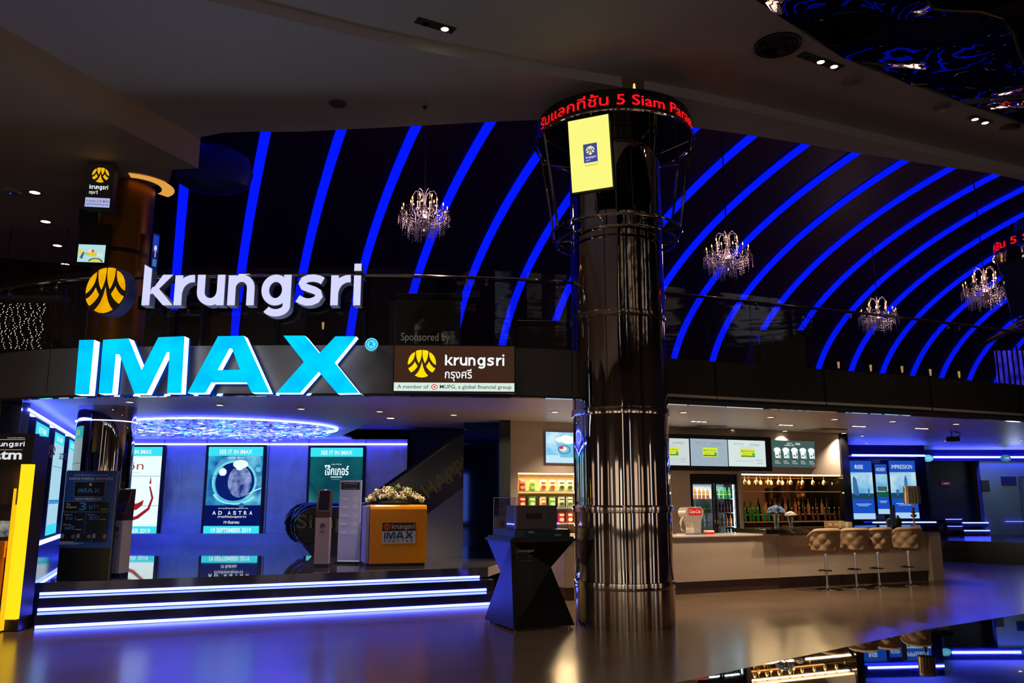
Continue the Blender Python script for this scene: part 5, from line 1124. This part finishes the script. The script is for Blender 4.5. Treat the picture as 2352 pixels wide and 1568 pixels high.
# snack bags in the left niche
zr = [W.xz(1250, 1127, -.2)[1], W.xz(1250, 1165, -.2)[1], W.xz(1250, 1201, -.2)[1], .96]
for i, z in enumerate(zr[:3]):
    m = MB(); wbox(m, n0 + .01, n1 - .01, z - .02, z, .03, .45); tag(m.build('snack_shelf', mat('shelf_white', (210, 220, 225), .4)), '%s shelf in the snack niche' % ['top', 'middle', 'lowest'][i], 'shelf')
bagc = [('red', (200, 40, 30), (240, 225, 190)), ('green', (110, 190, 60), (235, 240, 190)), ('cream', (240, 225, 175), (200, 90, 40)), ('white and green', (235, 240, 210), (70, 100, 40))]
def bag(cname, c1_, c2_):
    t = thing('snack_bag', 'x', 'snack bag'); m = MB(); P = []; nx, nzv = 6, 8; w_, h_ = .14, .2
    for side in (-1, 1):
        for j in range(nzv + 1):
            for i in range(nx + 1):
                u, v = i / nx, j / nzv; th = .035 * (math.sin(math.pi * u) ** .5) * (math.sin(math.pi * min(1, max(0, v))) ** .5); P.append(((u - .5) * w_, side * th, v * h_))
    n = nx + 1; F = []
    for sd in (0, 1):
        o_ = sd * n * (nzv + 1)
        for j in range(nzv):
            for i in range(nx): F.append((o_ + j * n + i, o_ + j * n + i + 1, o_ + (j + 1) * n + i + 1, o_ + (j + 1) * n + i))
    m.add(P, F); m.build('pouch', mat('bag_' + cname, c1_, .3, 0, .6), t, smooth=True)
    a = Art(w_ * .8, h_ * .35, .0365, z0=h_ * .15); a.disc(.5, .5, .45, .48, mat('bag_print_' + cname, c2_, .4), 14); a.mb.build('print', None, t)
    a = Art(w_ * .7, h_ * .14, .032, z0=h_ * .68); a.rect(0, 0, 1, 1, mat('bag_print_' + cname, c2_, .4)); a.mb.build('title', None, t); return t
BG = [bag(*b_) for b_ in bagc]
used = set()
for r in range(3):
    xs = [1199, 1222, 1247, 1268, 1289, 1308]
    for i, x in enumerate(xs):
        if r == 3 and i < 3: continue
        kk = ([0, 1, 2, 2, 3, 3], [0, 1, 2, 1, 3, 3], [0, 0, 1, 0, 0, 0], [2, 0, 0, 1, 0, 0])[r][i]
        P = onbar(x, 1120 + r * 36, .12, zr[r] + .001)
        lb = '%s snack bag on the %s shelf of the snack niche' % (bagc[kk][0], ['top', 'middle', 'lowest', 'bottom'][r]); gr = lb.replace(' bag ', ' bags ')
        if kk not in used: used.add(kk); o = BG[kk]; o.location = P; o.rotation_euler = (0, 0, GA); o['label'] = lb; o['group'] = gr
        else: copy_tree(BG[kk], None, P, GA + R.uniform(-.1, .1), lb, gr)
for z in zr[:3]: light('snack_fill_light', 'AREA', W.pt((n0 + n1) / 2, z - .03, .0), 14, (1, .72, .38), n1 - n0 - .1, (-.5, 0, GA), size_y=.04)  # fill added to brighten the bag rows, no lamp body under the shelves
light('bar_fill_light', 'AREA', W.pt((b0 + b1) / 2, zs_[2] - .03, -.05), 16, (1, .7, .36), b1 - b0 - .1, (-.45, 0, GA), size_y=.04)  # fill added to bring out the bottles, no lamp body here
# things on the counters
P = cpt(1587, 1215, zt1 + .036, .3)
t = thing('soda_dispenser', 'grey rounded soda dispenser with red script label on the snack counter', 'drinks dispenser', tuple(P), GA)
prof = [(-.17, .33), (-.19, .40), (-.15, .475), (.14, .49), (.20, .42), (.19, .33), (.15, .27), (.12, .17), (.12, 0), (-.03, 0), (-.03, .12), (-.06, .22), (-.11, .26)]
m = MB(); m.extr(prof[::-1], -.13, .13, None, ART); m.build('body', mat('dispenser_grey', (170, 160, 152), .25, .2), t, bevel=.02)
m = MB(); m.tube([(-.15, -.02, .31), (-.2, -.02, .28), (-.23, -.02, .2), (-.22, -.02, .1), (-.16, -.02, .04)], .02, 8); m.build('spout_arm', mat('dispenser_light', (200, 195, 190), .25, .3), t, smooth=True)
a = Art(.27, .12, .131, x0=-.125, z0=.345); a.rect(0, 0, 1, 1, mat('label_red', (215, 25, 30), .4)); a.text('Coca-Cola', .08, .25, .92, .8, mat('label_white', (240, 240, 240), .4), .02, shear=.35); a.mb.build('label', None, t)
m = MB(); m.box((-.22, -.14, 0), (.2, .14, .03)); m.build('drip_tray', M_edge, t)
P = cpt(1628, 1213, zt1 + .036, .25); t = thing('napkin_box', 'small red and white carton beside the soda dispenser', 'box', tuple(P), GA)
m = MB(); m.box((-.08, -.05, 0), (.08, .05, .04), mat('label_red', (215, 25, 30), .4)); m.box((-.08, -.05, .04), (.08, .05, .07), mat('label_white', (240, 240, 240), .4)); m.build('carton', None, t)
def vase(P, h, r, lab, fl, fr, n):
    v = thing('glass_vase', 'tall flared clear glass vase holding ' + lab, 'vase', tuple(P), 0)
    m = MB(); m.lathe([(0, .002), (r * .6, .002), (r * .55, h * .3), (r, h), (r * .95, h), (r * .5, h * .32), (r * .5, .02), (0, .02)], 20); m.build('glass', clear('vase_glass', (.85, .9, .93), .2), v, smooth=True)
    m = MB()
    for k in range(6): a_ = k * 1.05; m.tube([(r * .3 * math.cos(a_), r * .3 * math.sin(a_), .03), (r * .2 * math.cos(a_ + 2), r * .2 * math.sin(a_ + 2), h * .99)], .005, 5)
    b_ = thing('flower_bouquet', lab[0].upper() * 0 + lab + ' standing in a tall glass vase on the bar', 'flowers', tuple(Vector(P) + Vector((0, 0, 0))), 0); m.build('stems', mat('stem_green', (70, 110, 50), .6), b_)
    q = MB(); rr = random.Random(n)
    for k in range(150):
        th = rr.random() * 6.28; ph = rr.random() ** .6; x = fr * math.cos(th) * math.sin(ph * 1.7); y = fr * .8 * math.sin(th) * math.sin(ph * 1.7); z = h + .02 + fr * .75 * max(0, math.cos(ph * 1.6)); s = .018 + rr.random() * .012
        q.add([(x - s, y, z), (x, y - s, z + s * .5), (x + s, y, z), (x, y + s, z + s * .3), (x, y, z + s)], [(0, 1, 4), (1, 2, 4), (2, 3, 4), (3, 0, 4), (0, 1, 2, 3)])
    o = q.build('blossoms', fl, b_); return v
vase(cpt(1784, 1205, BT, .3), .26, .075, 'blue hydrangea flowers', mat('hydrangea_blue', (120, 145, 185), .7), .16, 1)
vase(cpt(1817, 1207, BT, .25), .2, .06, 'small white flowers', mat('flower_white', (225, 215, 200), .7), .09, 2)
for i, x in enumerate((1902, 1916, 1932, 1948)):
    P = cpt(x, 1200, BT, .5); t = thing('menu_card_box', '%s of the four small cream boxes on the bar top behind the stools' % ['leftmost', 'second from left', 'third from left', 'rightmost'][i], 'box', tuple(P), GA)
    m = MB(); m.box((-.055, -.05, 0), (.055, .05, .1 - (i == 3) * .015)); m.build('carton', mat(['card_a', 'card_b', 'card_c', 'card_d'][i], [(180, 140, 80), (190, 150, 90), (225, 205, 165), (235, 215, 175)][i], .5), t)
    m = MB(); m.box((-.045, -.052, .02), (.045, -.05, .07)); m.build('label', mat('card_label', (240, 225, 195), .5), t)
P = cpt(2100, 1200, BT, .35)
t = thing('table_lamp', 'table lamp with striped metallic shade and stacked bead stem on the bar end', 'lamp', tuple(P), 0)
m = MB(); m.lathe([(0, 0), (.075, 0), (.075, .015), (.02, .03), (.018, .08), (.04, .11), (.018, .14), (.018, .16), (.07, .20), (.02, .235), (.05, .27), (.015, .30), (.035, .34), (.012, .37), (.012, .48), (0, .48)], 20); m.build('stem', mat('bronze_chrome', (190, 160, 130), .12, 1), t, smooth=True)
m = MB(); m.lathe([(.165, .44), (.15, .80)], 32); m.lathe([(.155, .80), (.14, .44)], 32)
sh = mat('striped_foil', (150, 135, 110), .3, .85); m.build('lamp_shade', sh, t, smooth=True)
m = MB()
for k in range(0, 32, 2): a_ = k * .19635; m.add([((.167 - .015 * q) * math.cos(a_ + w__), (.167 - .015 * q) * math.sin(a_ + w__), .44 + .36 * q) for q in (0, 1) for w__ in (0, .07)], [(0, 1, 3, 2)])
m.build('shade_stripes', mat('foil_dark', (70, 60, 50), .3, .8), t)
for i, (x, hh2, w3) in enumerate(((2046, .19, .09), (2063, .21, .07))):
    P = cpt(x, 1200, BT, .3); t = thing('black_canister', ['squat black jar', 'slim black bottle'][i] + ' on the bar in front of the pale poster screens', 'container', tuple(P), 0); m = MB(); m.lathe([(0, 0), (w3 * .8, 0), (w3, hh2 * .4), (w3 * .9, hh2 * .7), (w3 * .3, hh2 * .85), (w3 * .3, hh2), (0, hh2)], 16); m.build('body', M_blk, t, smooth=True)
P = cpt(2052, 1200, BT, .15); t = thing('card_stand', 'small bluish card stand on the bar top between the black containers', 'sign', tuple(P), GA)
m = MB(); m.box((-.07, -.008, .02), (.07, .0, .42)); m.build('card', mat('card_blue', (60, 80, 140), .4), t); m = MB(); m.box((-.07, -.05, 0), (.07, .05, .02)); m.build('foot', M_blk, t)
# ------------------------------------------------------------------ bar stools
def stool():
    t = thing('bar_stool', 'x', 'bar stool', group='tufted bar stools'); M_v = mat('beige_velvet', (176, 148, 118), .7, 0, .3)
    n, h = 44, 14; vs = []; r0 = .24
    def surf(u, v, r):                              # u along the barrel, v up
        a = math.pi * 1.5 - 1.95 + 3.9 * u; dip = (1 - abs(2 * u - 1) ** 2.5)
        top = .98 + .06 * dip - (.16 * max(0, abs(2 * u - 1) - .55)); z = .70 + (top - .70) * v
        # diamond tufting
        A_ = u * 9; B_ = v * 3.2; q = abs(math.sin(math.pi * (A_ + B_) / 2)) * abs(math.sin(math.pi * (A_ - B_) / 2)); rr_ = r * (1 + .08 * v) + .030 * q ** .6
        return (rr_ * math.cos(a), rr_ * math.sin(a), z)
    for side, r in ((0, r0), (1, r0 - .075)):
        for j in range(h + 1):
            for i in range(n + 1):
                if side == 0: vs.append(surf(i / n, j / h, r))
                else:
                    p_ = surf(i / n, j / h, r0); l = math.hypot(p_[0], p_[1]); vs.append((p_[0] / l * r, p_[1] / l * r, p_[2]))
    N = n + 1; F = []; K = N * (h + 1)
    for sd in (0, 1):
        for j in range(h):
            for i in range(n): F.append((sd * K + j * N + i, sd * K + j * N + i + 1, sd * K + (j + 1) * N + i + 1, sd * K + (j + 1) * N + i))
    for i in range(n): F.append((h * N + i, h * N + i + 1, K + h * N + i + 1, K + h * N + i)); F.append((i, i + 1, K + i + 1, K + i))
    for j in range(h): F.append((j * N, (j + 1) * N, K + (j + 1) * N, K + j * N)); F.append((j * N + n, (j + 1) * N + n, K + (j + 1) * N + n, K + j * N + n))
    m = MB(); m.add(vs, F); b_ = m.build('backrest', M_v, t, smooth=True)
    m = MB(); m.tube([(lambda p_: (p_[0] * .93, p_[1] * .93, p_[2] + .01))(surf(i / 20, 1, r0)) for i in range(21)], .038, 8); m.build('top_roll', M_v, b_, smooth=True)
    m = MB(); m.lathe([(0, .64), (.19, .64), (.23, .67), (.235, .72), (.2, .78), (0, .79)], 28); m.build('seat', M_v, t, smooth=True)
    m = MB(); m.cyl(.024, .02, .62, seg=14); m.lathe([(.035, .02), (.035, .09), (.025, .1)], 14); m.cyl(.05, .6, .64, seg=14); m.build('pole', M_chrome, t, smooth=True)
    m = MB(); m.tube([(.12 * math.cos(a_ * .3 + math.pi * .5), .05 + .12 * math.sin(a_ * .3 + math.pi * .5) - .0, .33) for a_ in range(21)], .011, 8, closed=True); m.build('footrest', M_chrome, t, smooth=True)
    m = MB(); m.lathe([(0, 0), (.2, 0), (.2, .008), (.06, .022), (0, .024)], 32); m.build('base', M_chrome, t, smooth=True); return t
s0_ = stool()
for i, (x, y, lab) in enumerate(((1893, 1357, 'tufted beige bar stool nearest the chrome column, leftmost of the four'), (1960, 1353, 'second tufted beige bar stool from the left'), (2012, 1348, 'third tufted beige bar stool from the left'), (2082, 1342, 'tufted beige bar stool at the right end of the bar, below the table lamp'))):
    p = on_z(x, y, 0); s = (p - C.o).dot(C.e); P = C.pt(s, 0.001, .42)
    d_ = sight(x, y); E0 = Vector((0, 0, EYE)); P = C.hit(x, 1240, .42); P.z = .001
    if i == 0: o = s0_; o.location = P; o.rotation_euler = (0, 0, GA - .25); o['label'] = lab
    else: copy_tree(s0_, None, P, GA + (-.1, -.35, -.05, -.3)[i], lab)

# ------------------------------------------------------------------ lower ceiling lamps
for i, (x, y) in enumerate(((505, 929), (692, 938), (872, 944), (1042, 952), (205, 936), (655, 1003), (728, 994), (298, 922))):
    downlight(x, y, 3.06, .055, 'small round downlight over the stage, %s' % ['left front', 'left of the middle', 'right of the middle', 'right front near the snack wall', 'beside the round column', 'near the poster wall, left', 'near the poster wall, right', 'right of the round column, foremost'][i], 'stage downlights', (30, 50, 70, 90, 40, 8, 8, 90)[i], (1, .72, .45))
o = downlight(897, 959, 3.06, .07, 'bright round downlight over the yellow podium', 'stage downlights', 190, (1, .72, .42), emi((255, 240, 190), 12), 1.5)
for i, (x, y) in enumerate(((1570, 946), (1770, 957), (1917, 962), (1680, 986), (1803, 989), (1938, 994), (2050, 967), (2196, 973))):
    downlight(x, y, 3.06, .06, 'round downlight in the ceiling before the menu wall, %s from the left' % ordinal([0, 2, 4, 1, 3, 5, 6, 7][i]), 'snack bar downlights', 230 if i < 6 else 12, (1, .76, .52))
for i, (x, y) in enumerate(((1275, 945), (1400, 948), (1330, 962))): downlight(x, y, 3.06, .06, 'round downlight over the snack niche, %s' % ['left of the column', 'hidden close behind the column', 'nearest the cup screen'][i], 'snack niche downlights', 170, (1, .76, .52))
for i, (x, y) in enumerate(((1605, 967), (1805, 975), (1973, 978), (2117, 983))):
    p = on_z(x, y, 3.06); t = thing('triple_ceiling_lamp', 'slim ceiling lamp with three small lights, %s from the left' % ordinal(i), 'ceiling lamp', tuple(p), GA, 'triple ceiling lamps')
    m = MB(); m.box((-.2, -.06, -.008), (.2, .06, -.001)); m.build('tray', mat('tray_white', (160, 150, 145), .5), t)
    for k in (-1, 0, 1): m = MB(); m.lathe([(0, -.0125), (.042, -.0125), (.045, -.0085)], 14, c=(.125 * k, 0, 0)); m.build('lens', M_disc, t)
for i, (x, y) in enumerate(((1615, 979), (1893, 986))):
    p = on_z(x, y, 3.06); t = thing('air_vent', 'square four-way ceiling air vent, %s one' % ['left', 'right'][i], 'air vent', tuple(p), GA, 'square air vents')
    m = MB(); m.box((-.36, -.3, -.02), (.36, .3, -.001)); m.build('frame', mat('vent_frame', (150, 140, 130), .4), t)
    m = MB(); m.box((-.3, -.25, -.026), (.02, .25, -.0205)); m.build('dark_louvre', mat('vent_dark', (40, 38, 36), .5), t); m = MB(); m.box((.03, -.25, -.026), (.3, .25, -.0205)); m.build('light_louvre', mat('vent_light', (120, 110, 105), .5), t)
for i, (x, y) in enumerate(((1980, 1000), (1990, 1016), (2185, 1002), (2172, 1012), (2288, 1025), (2267, 1033), (2346, 1010))):
    downlight(x, y, 3.06, .05, 'tiny downlight in the blue-lit ceiling at the far right, %s' % ['above the left poster', 'nearest the left poster', 'beside the camera', 'behind the camera', 'right of the camera', 'over the dark doorway', 'cut by the right edge'][i], 'far right downlights')
p = on_z(2190, 990, 3.06); t = thing('security_camera', 'black camera on a curled bracket hanging from the right lower ceiling', 'camera', tuple(p), -.3)
m = MB(); m.box((-.16, -.07, -.22), (.1, .07, -.12)); m.build('body', M_blk, t, bevel=.02); m = MB(); m.tube([(0, 0, 0), (.05, 0, -.02), (.13, 0, -.04), (.12, 0, -.1), (.04, 0, -.13)], .01, 6); m.tube([(-.04, 0, 0), (-.05, 0, -.13)], .01, 6); m.build('bracket', M_blk, t)

# ================================================================== the far right entrance zone
p0 = on_z(2150, 1288, 0); p1 = on_z(2352, 1295, 0); RA = math.atan2(p1.y - p0.y, p1.x - p0.x)
RP = Plane(p0.x, p0.y, RA)
M_bt = mat('black_tile', (12, 14, 13), .15, 0, .6)
tiles(M_bt, .4, RA, .003, .5)
m = MB(); MR = Matrix.Translation(RP.o) @ Matrix.Rotation(RA, 4, 'Z'); m.box((-5, .0, 0), (9, 14, .26), None, MR); m.box((-5, .35, .26), (9, 14, .51), None, MR); struct('floor_entrance_platform', m, M_bt)
# poster wall
q0 = sight(1953, 1130) ; t_ = 22.5; Q = Vector((0, 0, EYE)) + q0 * t_
PR = Plane(Q.x, Q.y, .12); PRW = PR.rect(1953, 1057, 2150, 1205)
m = MB(); m.box((-.4, .12, .3), (PR.xz(2135, 1100)[0], .3, 3.06), None, Matrix.Translation(PR.o) @ Matrix.Rotation(PR.a, 4, 'Z')); struct('wall_right_posters', m, mat('blue_gloss_wall', (20, 24, 60), .06, .7))
for i, (x0, x1, y, th, s) in enumerate(((1953, 2119, 1046, .026, 60), (2000, 2145, 1199, .02, 16))):
    m = MB(); z = PR.xz(2040, y)[1]; m.tube([PR.pt(PR.xz(x0, y)[0], z, .1), PR.pt(PR.xz(x1, y)[0], z, .1)], th, 6); tag(m.build('wall_light_strip', led((.05, .07, 1), s)), ['blue light strip above the city posters at the right', 'blue light strip under the city posters at the right'][i], 'light strip')
def a_city(title, g):
    def f(a):
        a.rect(0, 0, 1, 1, emi((26, 78, 190), 1)); a.rect(0, .34, 1, .80, emi((90, 170, 225), 1, ((190, 225, 235), 2))); a.rect(0, .34, 1, .44, emi((30, 70, 100), 1)); a.text(title, (.88 if g == 2 else .10) if g else .22, .86, (.10 if g == 2 else .88) if g else .60, .93, emi((220, 235, 245), 1), .0 if g else .03)
        if g != 2:
            a.poly([(.52, .36), (.54, .68), (.6, .76), (.65, .68), (.67, .36)] if g else [(.06, .42), (.08, .7), (.14, .74), (.25, .68), (.34, .42)], emi((60, 110, 160), 1)); a.rect(.2, .40, .3, .5, emi((60, 100, 140), 1)); a.rect(.75, .4, .82, .52, emi((60, 100, 140), 1))
        else: a.poly([(0, .4), (1, .46), (1, .36), (0, .34)], emi((20, 90, 60), 1)); a.rect(.1, .46, .9, .55, emi((60, 90, 80), 1))
        a.rect(.16, .25, .84, .262, emi((180, 205, 230), 1)); a.rect(.25, .225, .72, .235, emi((180, 205, 230), 1)); a.rect(0, 0, 1, .1, emi((170, 210, 240), 1))
    return f
for px, ti, g, lab, art in (((1956, 1058, 2006, 1192), 'RISE', 0, 'left bright blue city poster screen behind the bar', None), ((2013, 1066, 2040, 1180), 'VISION', 2, 'narrow middle lit panel standing in for a mirror reflection of a blue lawn poster', None), ((2046, 1058, 2106, 1190), 'IMPRESSION', 1, 'right bright blue poster screen with tall towers beside the table lamp', None)):
    on_wall('city_poster_screen', lab, 'screen', px, a_city(ti, g), off=.06, pl=PR, bez=.03, grp='blue city poster screens')  # the middle one is a reflection built as a lit panel, title reversed
# dark doorway, greenish walls, light lines
BR = Plane(*((lambda v: (v.x, v.y))(Vector((0, 0, EYE)) + sight(2130, 1140) * 25.0)), .02)
MB_ = Matrix.Translation(BR.o) @ Matrix.Rotation(BR.a, 4, 'Z')
bx = lambda px: BR.xz(px, 1150)[0]
m = MB(); m.box((-.6, .5, .3), (bx(2262), .6, 3.06), None, MB_); m.box((bx(2118) , .0, .3), (bx(2140), .2, 3.06), None, MB_); struct('wall_dark_doorway', m, M_blk)
m = MB(); m.box((bx(2258), .0, .3), (bx(2420), .2, 2.72), None, MB_); struct('wall_grey_right', m, mat('grey_green_wall', (110, 130, 130), .5))
m = MB(); m.box((-.6, -.05, 2.72), (bx(2500), .7, 3.06), None, MB_); struct('trim_6', m, mat('blue_header', (16, 18, 70), .15, .4))
for i, (x0, x1, y, s, lab) in enumerate(((2150, 2500, 1050, 70, 'long blue light line over the dark doorway at the right edge'), (2165, 2202, 1192, 9, 'short blue light line low in the dark doorway, upper left'), (2203, 2262, 1200, 14, 'brightest low blue light line in the dark doorway'), (2168, 2202, 1208, 8, 'short blue light line low in the dark doorway, lower left'), (2205, 2263, 1218, 12, 'lowest blue light line, near the platform floor'), (2301, 2380, 1197, 6, 'faint blue light line low on the grey wall at the right edge'))):
    z = BR.xz((x0 + x1) / 2, y)[1]; m = MB(); m.tube([BR.pt(bx(x0), z, .07 if i else .12), BR.pt(bx(x1), z, .07 if i else .12)], (.03, .012, .02, .012, .02, .01)[i], 6); tag(m.build('entrance_light_line', led((.05, .07, 1), s)), lab, 'light strip')
    if 0 < i < 5: h = MB(); h.box((bx(x0), -.05, z - .11), (bx(x1), .45, z - .03), None, MB_); tag(h.build('light_ledge', mat('ledge_blue', (20, 22, 70), .3)), 'dark ledge under the ' + lab.replace('light line', 'line'), 'ledge')
for i, (x, y, lab) in enumerate(((2131, 1052, 'pale blue glowing oval sign beside the right poster'), (2310, 1052, 'dimmer blue oval sign under the light line near the right edge'))):
    P = BR.hit(x, y, .3); t = thing('oval_sign', lab, 'sign', tuple(P), 0, 'oval signs'); m = MB(); m.ball((0, 0, 0), .17, seg=20, sz=.62, sy=.3); m.build('glow_shell', emi([(90, 200, 245), (50, 110, 170)][i], 1), t, smooth=True); m = MB(); m.text('TICKET', -.07, -.03, .08, .03, None, z=.06, bold=.02); m.build('print', emi((250, 220, 90), 1), t); m = MB(); m.tube([(0, 0, .1), (0, 0, .33)], .008, 5); m.build('rod', M_dark, t)
def small_wall(name, lab, cat, x, y, w2_, h2, mm, off, txt=None):
    P = BR.hit(x, y, off); t = thing(name, lab, cat, tuple(P), BR.a); m = MB(); m.box((-w2_, .0, -h2), (w2_, .05, h2)); m.build('plate', mm, t)
    if txt: a = Art(w2_ * 2, h2 * 2, .001, z0=-h2); a.text(txt, .3, .35, .85, .65, emi((230, 150, 190), 1), .01); a.disc(.15, .5, .05, .15, emi((230, 60, 60), 1), 10); a.mb.build('print', None, t)
small_wall('exit_sign', 'tiny pinkish lit sign in the dark doorway', 'sign', 2173, 1110, .14, .06, emi((60, 30, 60), .8), -.44, 'EXIT')
small_wall('card_reader', 'small black reader on the grey wall at the right', 'reader', 2264, 1115, .12, .16, M_blk, .055)
small_wall('door_plate', 'dark blue name plate on the grey wall near the right edge', 'sign', 2318, 1104, .22, .13, mat('plate_navy', (16, 26, 90), .3), .055)
m = MB(); m.box((bx(2344), -.03, .6), (bx(2352), -.005, 2.2), None, MB_); m.box((bx(2344), -.03, 2.2), (bx(2400), -.005, 2.26), None, MB_); struct('door_1', m, mat('door_frame_steel', (90, 110, 150), .3, .8))
light('grey_wall_light', 'POINT', BR.hit(2340, 1090, 1.2), 14, (.75, .95, 1), .2)

# ================================================================== the gallery above
GZ = 3.6
M_olive = mat('olive_leather', (72, 66, 40), .5); M_sofa = mat('brown_sofa', (78, 60, 56), .6)
def booth(px0, px1, pytop, tdist, lab, wing=True, mm=None):
    a = Vector((0, 0, EYE)) + sight(px0, pytop) * tdist; wd = (px1 - px0) / FPX * tdist; hgt = a.z - GZ
    t = thing('booth_sofa', lab, 'sofa', (a.x, a.y, GZ), GA - .35, 'high-backed booth sofas')
    m = MB(); m.box((0, 0, .02), (wd, .14, hgt - .1)); m.build('backrest', mm or M_olive, t, bevel=.02)
    m = MB(); m.box((-.03, -.02, hgt - .1), (wd + .03, .17, hgt)); m.build('top_rail', M_blk, t, bevel=.02)
    m = MB(); m.box((.02, .15, .15), (wd - .02, .75, .42)); m.build('seat', M_sofa, t, bevel=.03)
    m = MB(); m.extr([(0, 0), (.9, 0), (.9, .5), (0, hgt - .12)], 0, .1, None, Matrix(((0, 0, 1, -.12), (1, 0, 0, .1), (0, 1, 0, 0), (0, 0, 0, 1)))); m.build('arm', M_sofa, t)
    return t
booth(910, 1058, 673, 14.6, 'high-backed olive booth sofa on the gallery, left of the chrome column')
booth(1748, 1850, 757, 16.5, 'high-backed olive booth sofa on the gallery, right of the chrome column')
booth(1190, 1300, 735, 15.5, 'lower brown booth sofa on the gallery close to the chrome column', mm=M_sofa)
def gal(px, py, tt): v = Vector((0, 0, EYE)) + sight(px, py) * tt; return v
P = gal(1625, 780, 16.4); t = thing('lounge_table', 'low dark lounge table on the gallery left of the olive booth sofa', 'table', (P.x, P.y, GZ), GA)
m = MB(); m.box((-.75, -.4, .5), (.65, .4, .56)); m.build('table_top', M_blk, t, bevel=.01)
for sx, sy in ((-1, -1), (1, -1), (1, 1), (-1, 1)): m = MB(); m.box((-.03 + sx * .55, -.03 + sy * .3, 0), (.03 + sx * .55, .03 + sy * .3, .5)); m.build('leg', M_edge, t)
P = gal(1853, 742, 15.6); t = thing('round_glass_sign', 'round clear ring stand on the gallery beside the right olive booth', 'sign stand', (P.x, P.y, GZ), GA)
m = MB(); m.tube([(.13 * math.cos(a_ * .2618), 0, P.z - GZ + .13 * math.sin(a_ * .2618)) for a_ in range(24)], .007, 6, closed=True); m.build('ring', M_chrome, t, smooth=True); m = MB(); m.cyl(.012, 0, P.z - GZ - .13, seg=8); m.cyl(.1, 0, .015, seg=16); m.build('stand', M_dark, t)
# small wall lamps and dark cabinets at the back of the gallery
for i, (x, y) in enumerate(((742, 748), (1926, 838), (2000, 845), (2072, 848), (2137, 855), (2203, 860))):
    P = gal(x, y, 19.0 if i == 0 else 20.5); t = thing('bollard_lamp', 'little upright warm lamp at the back of the gallery, ' + ['behind the white letters', 'first right of the ring stand', 'second right of the ring stand', 'third right of the ring stand', 'fourth right of the ring stand', 'last before the right column'][i], 'lamp', (P.x, P.y, GZ), 0, 'upright gallery lamps')
    m = MB(); m.cyl(.02, 0, max(.05, P.z - GZ - .1), seg=8); m.build('post', M_dark, t); m = MB(); m.lathe([(0, -.08), (.02, -.08), (.03, .08), (0, .08)], 12, c=(0, 0, P.z - GZ)); m.build('shade', emi((225, 170, 100), .7), t)
for i, (x0, x1, y, tt, c_) in enumerate(((300, 390, 705, 17, (58, 58, 44)), (478, 530, 725, 17.5, (84, 60, 44)), (560, 700, 700, 18, (52, 54, 42)), (380, 460, 712, 17.6, (44, 36, 32)))):
    P = gal(x0, y, tt); wd = (x1 - x0) / FPX * tt; t = thing('folding_screen', 'dim upright panel on the gallery behind the white letters, ' + ['left one', 'reddish one', 'widest one', 'darkest one'][i], 'partition', (P.x, P.y, GZ), 0, 'gallery panels'); m = MB(); m.box((0, 0, 0), (wd, .06, P.z - GZ)); m.build('panel', mat('panel_%d' % i, c_, .6), t); m = MB(); m.box((-.03, -.01, 0), (0, .07, P.z - GZ)); m.build('post', M_blk, t)
light('gallery_light', 'SPOT', (-5, 14.5, 6.6), 120, WARM, .1, (0, 0, 0), 2.4, 1); light('gallery_light', 'SPOT', (0, 16, 6.8), 100, WARM, .1, (0, 0, 0), 2.4, 1); light('gallery_light', 'SPOT', (6, 18, 6.8), 110, WARM, .1, (0, 0, 0), 2.4, 1)
# fairy light curtain far left
for k in range(8):
    x = 6 + k * 13.5; m = MB(); P = gal(x, 695, 15.5); t = thing('fairy_light_string', 'hanging string of tiny white lights at the far left, %s from the left edge' % ordinal(k), 'string lights', (P.x, P.y, P.z), 0, 'fairy light strings')
    w_m = MB(); w_m.tube([(math.sin(i * .8 + k) * .03, 0, -i * .05) for i in range(18)], .003, 4); w_m.build('wire', M_edge, t)
    for i in range(26): m.ball((math.sin(i * .5 + k) * .035 + R.uniform(-.02, .02), R.uniform(-.03, .03), -.02 - i * .034 + R.uniform(-.01, .01)), .0065, seg=4)
    m.build('bulbs', emi((255, 240, 220), 3), t)
P = gal(60, 690, 15.7); t = thing('fairy_light_canopy', 'dim pale canopy ring from which the light strings hang', 'canopy', (P.x, P.y, P.z + .03), 0)
m = MB(); m.box((-.62, -.1, -.02), (.72, .2, .05)); m.build('bar', mat('canopy_grey', (70, 66, 62), .6), t); m = MB(); m.tube([(-.5, .1, .05), (-.5, .1, 2.9)], .008, 5); m.tube([(.6, .1, .05), (.6, .1, 2.9)], .008, 5); m.build('hanger', M_dark, t)
# right end: lit blue lattice and pale sloping soffit behind the second column
P = gal(2290, 805, 20.0); t = thing('lattice_screen', 'violet-blue glowing lattice window at the far right of the gallery', 'screen wall', (P.x, P.y, GZ), -.1)
m = MB(); m.box((-.05, .0, 0), (1.6, .05, P.z - GZ)); m.build('glow_panel', emi((70, 60, 235), .9, ((24, 20, 150), 3)), t); m = MB()
for k in range(14): m.box((-.05 + k * .12, -.04, 0), (-.02 + k * .12, -.01, P.z - GZ + .1))
m.box((-.05, -.04, .35), (1.6, -.02, .38)); m.build('bars', M_blk, t)
m = MB(); a_, b_, c_, d_ = gal(2262, 783, 19.4), gal(2420, 690, 18.4), gal(2420, 715, 18.4), gal(2275, 785, 19.4)
m.add([a_, b_, c_, d_, a_ + Vector((.2, .8, 0)), b_ + Vector((.2, .8, 0)), c_ + Vector((.2, .8, 0)), d_ + Vector((.2, .8, 0))], [(0, 1, 2, 3), (4, 5, 6, 7), (0, 1, 5, 4), (3, 2, 6, 7), (1, 2, 6, 5), (0, 3, 7, 4)]); struct('trim_7', m, mat('pale_stair_soffit', (170, 150, 115), .6))
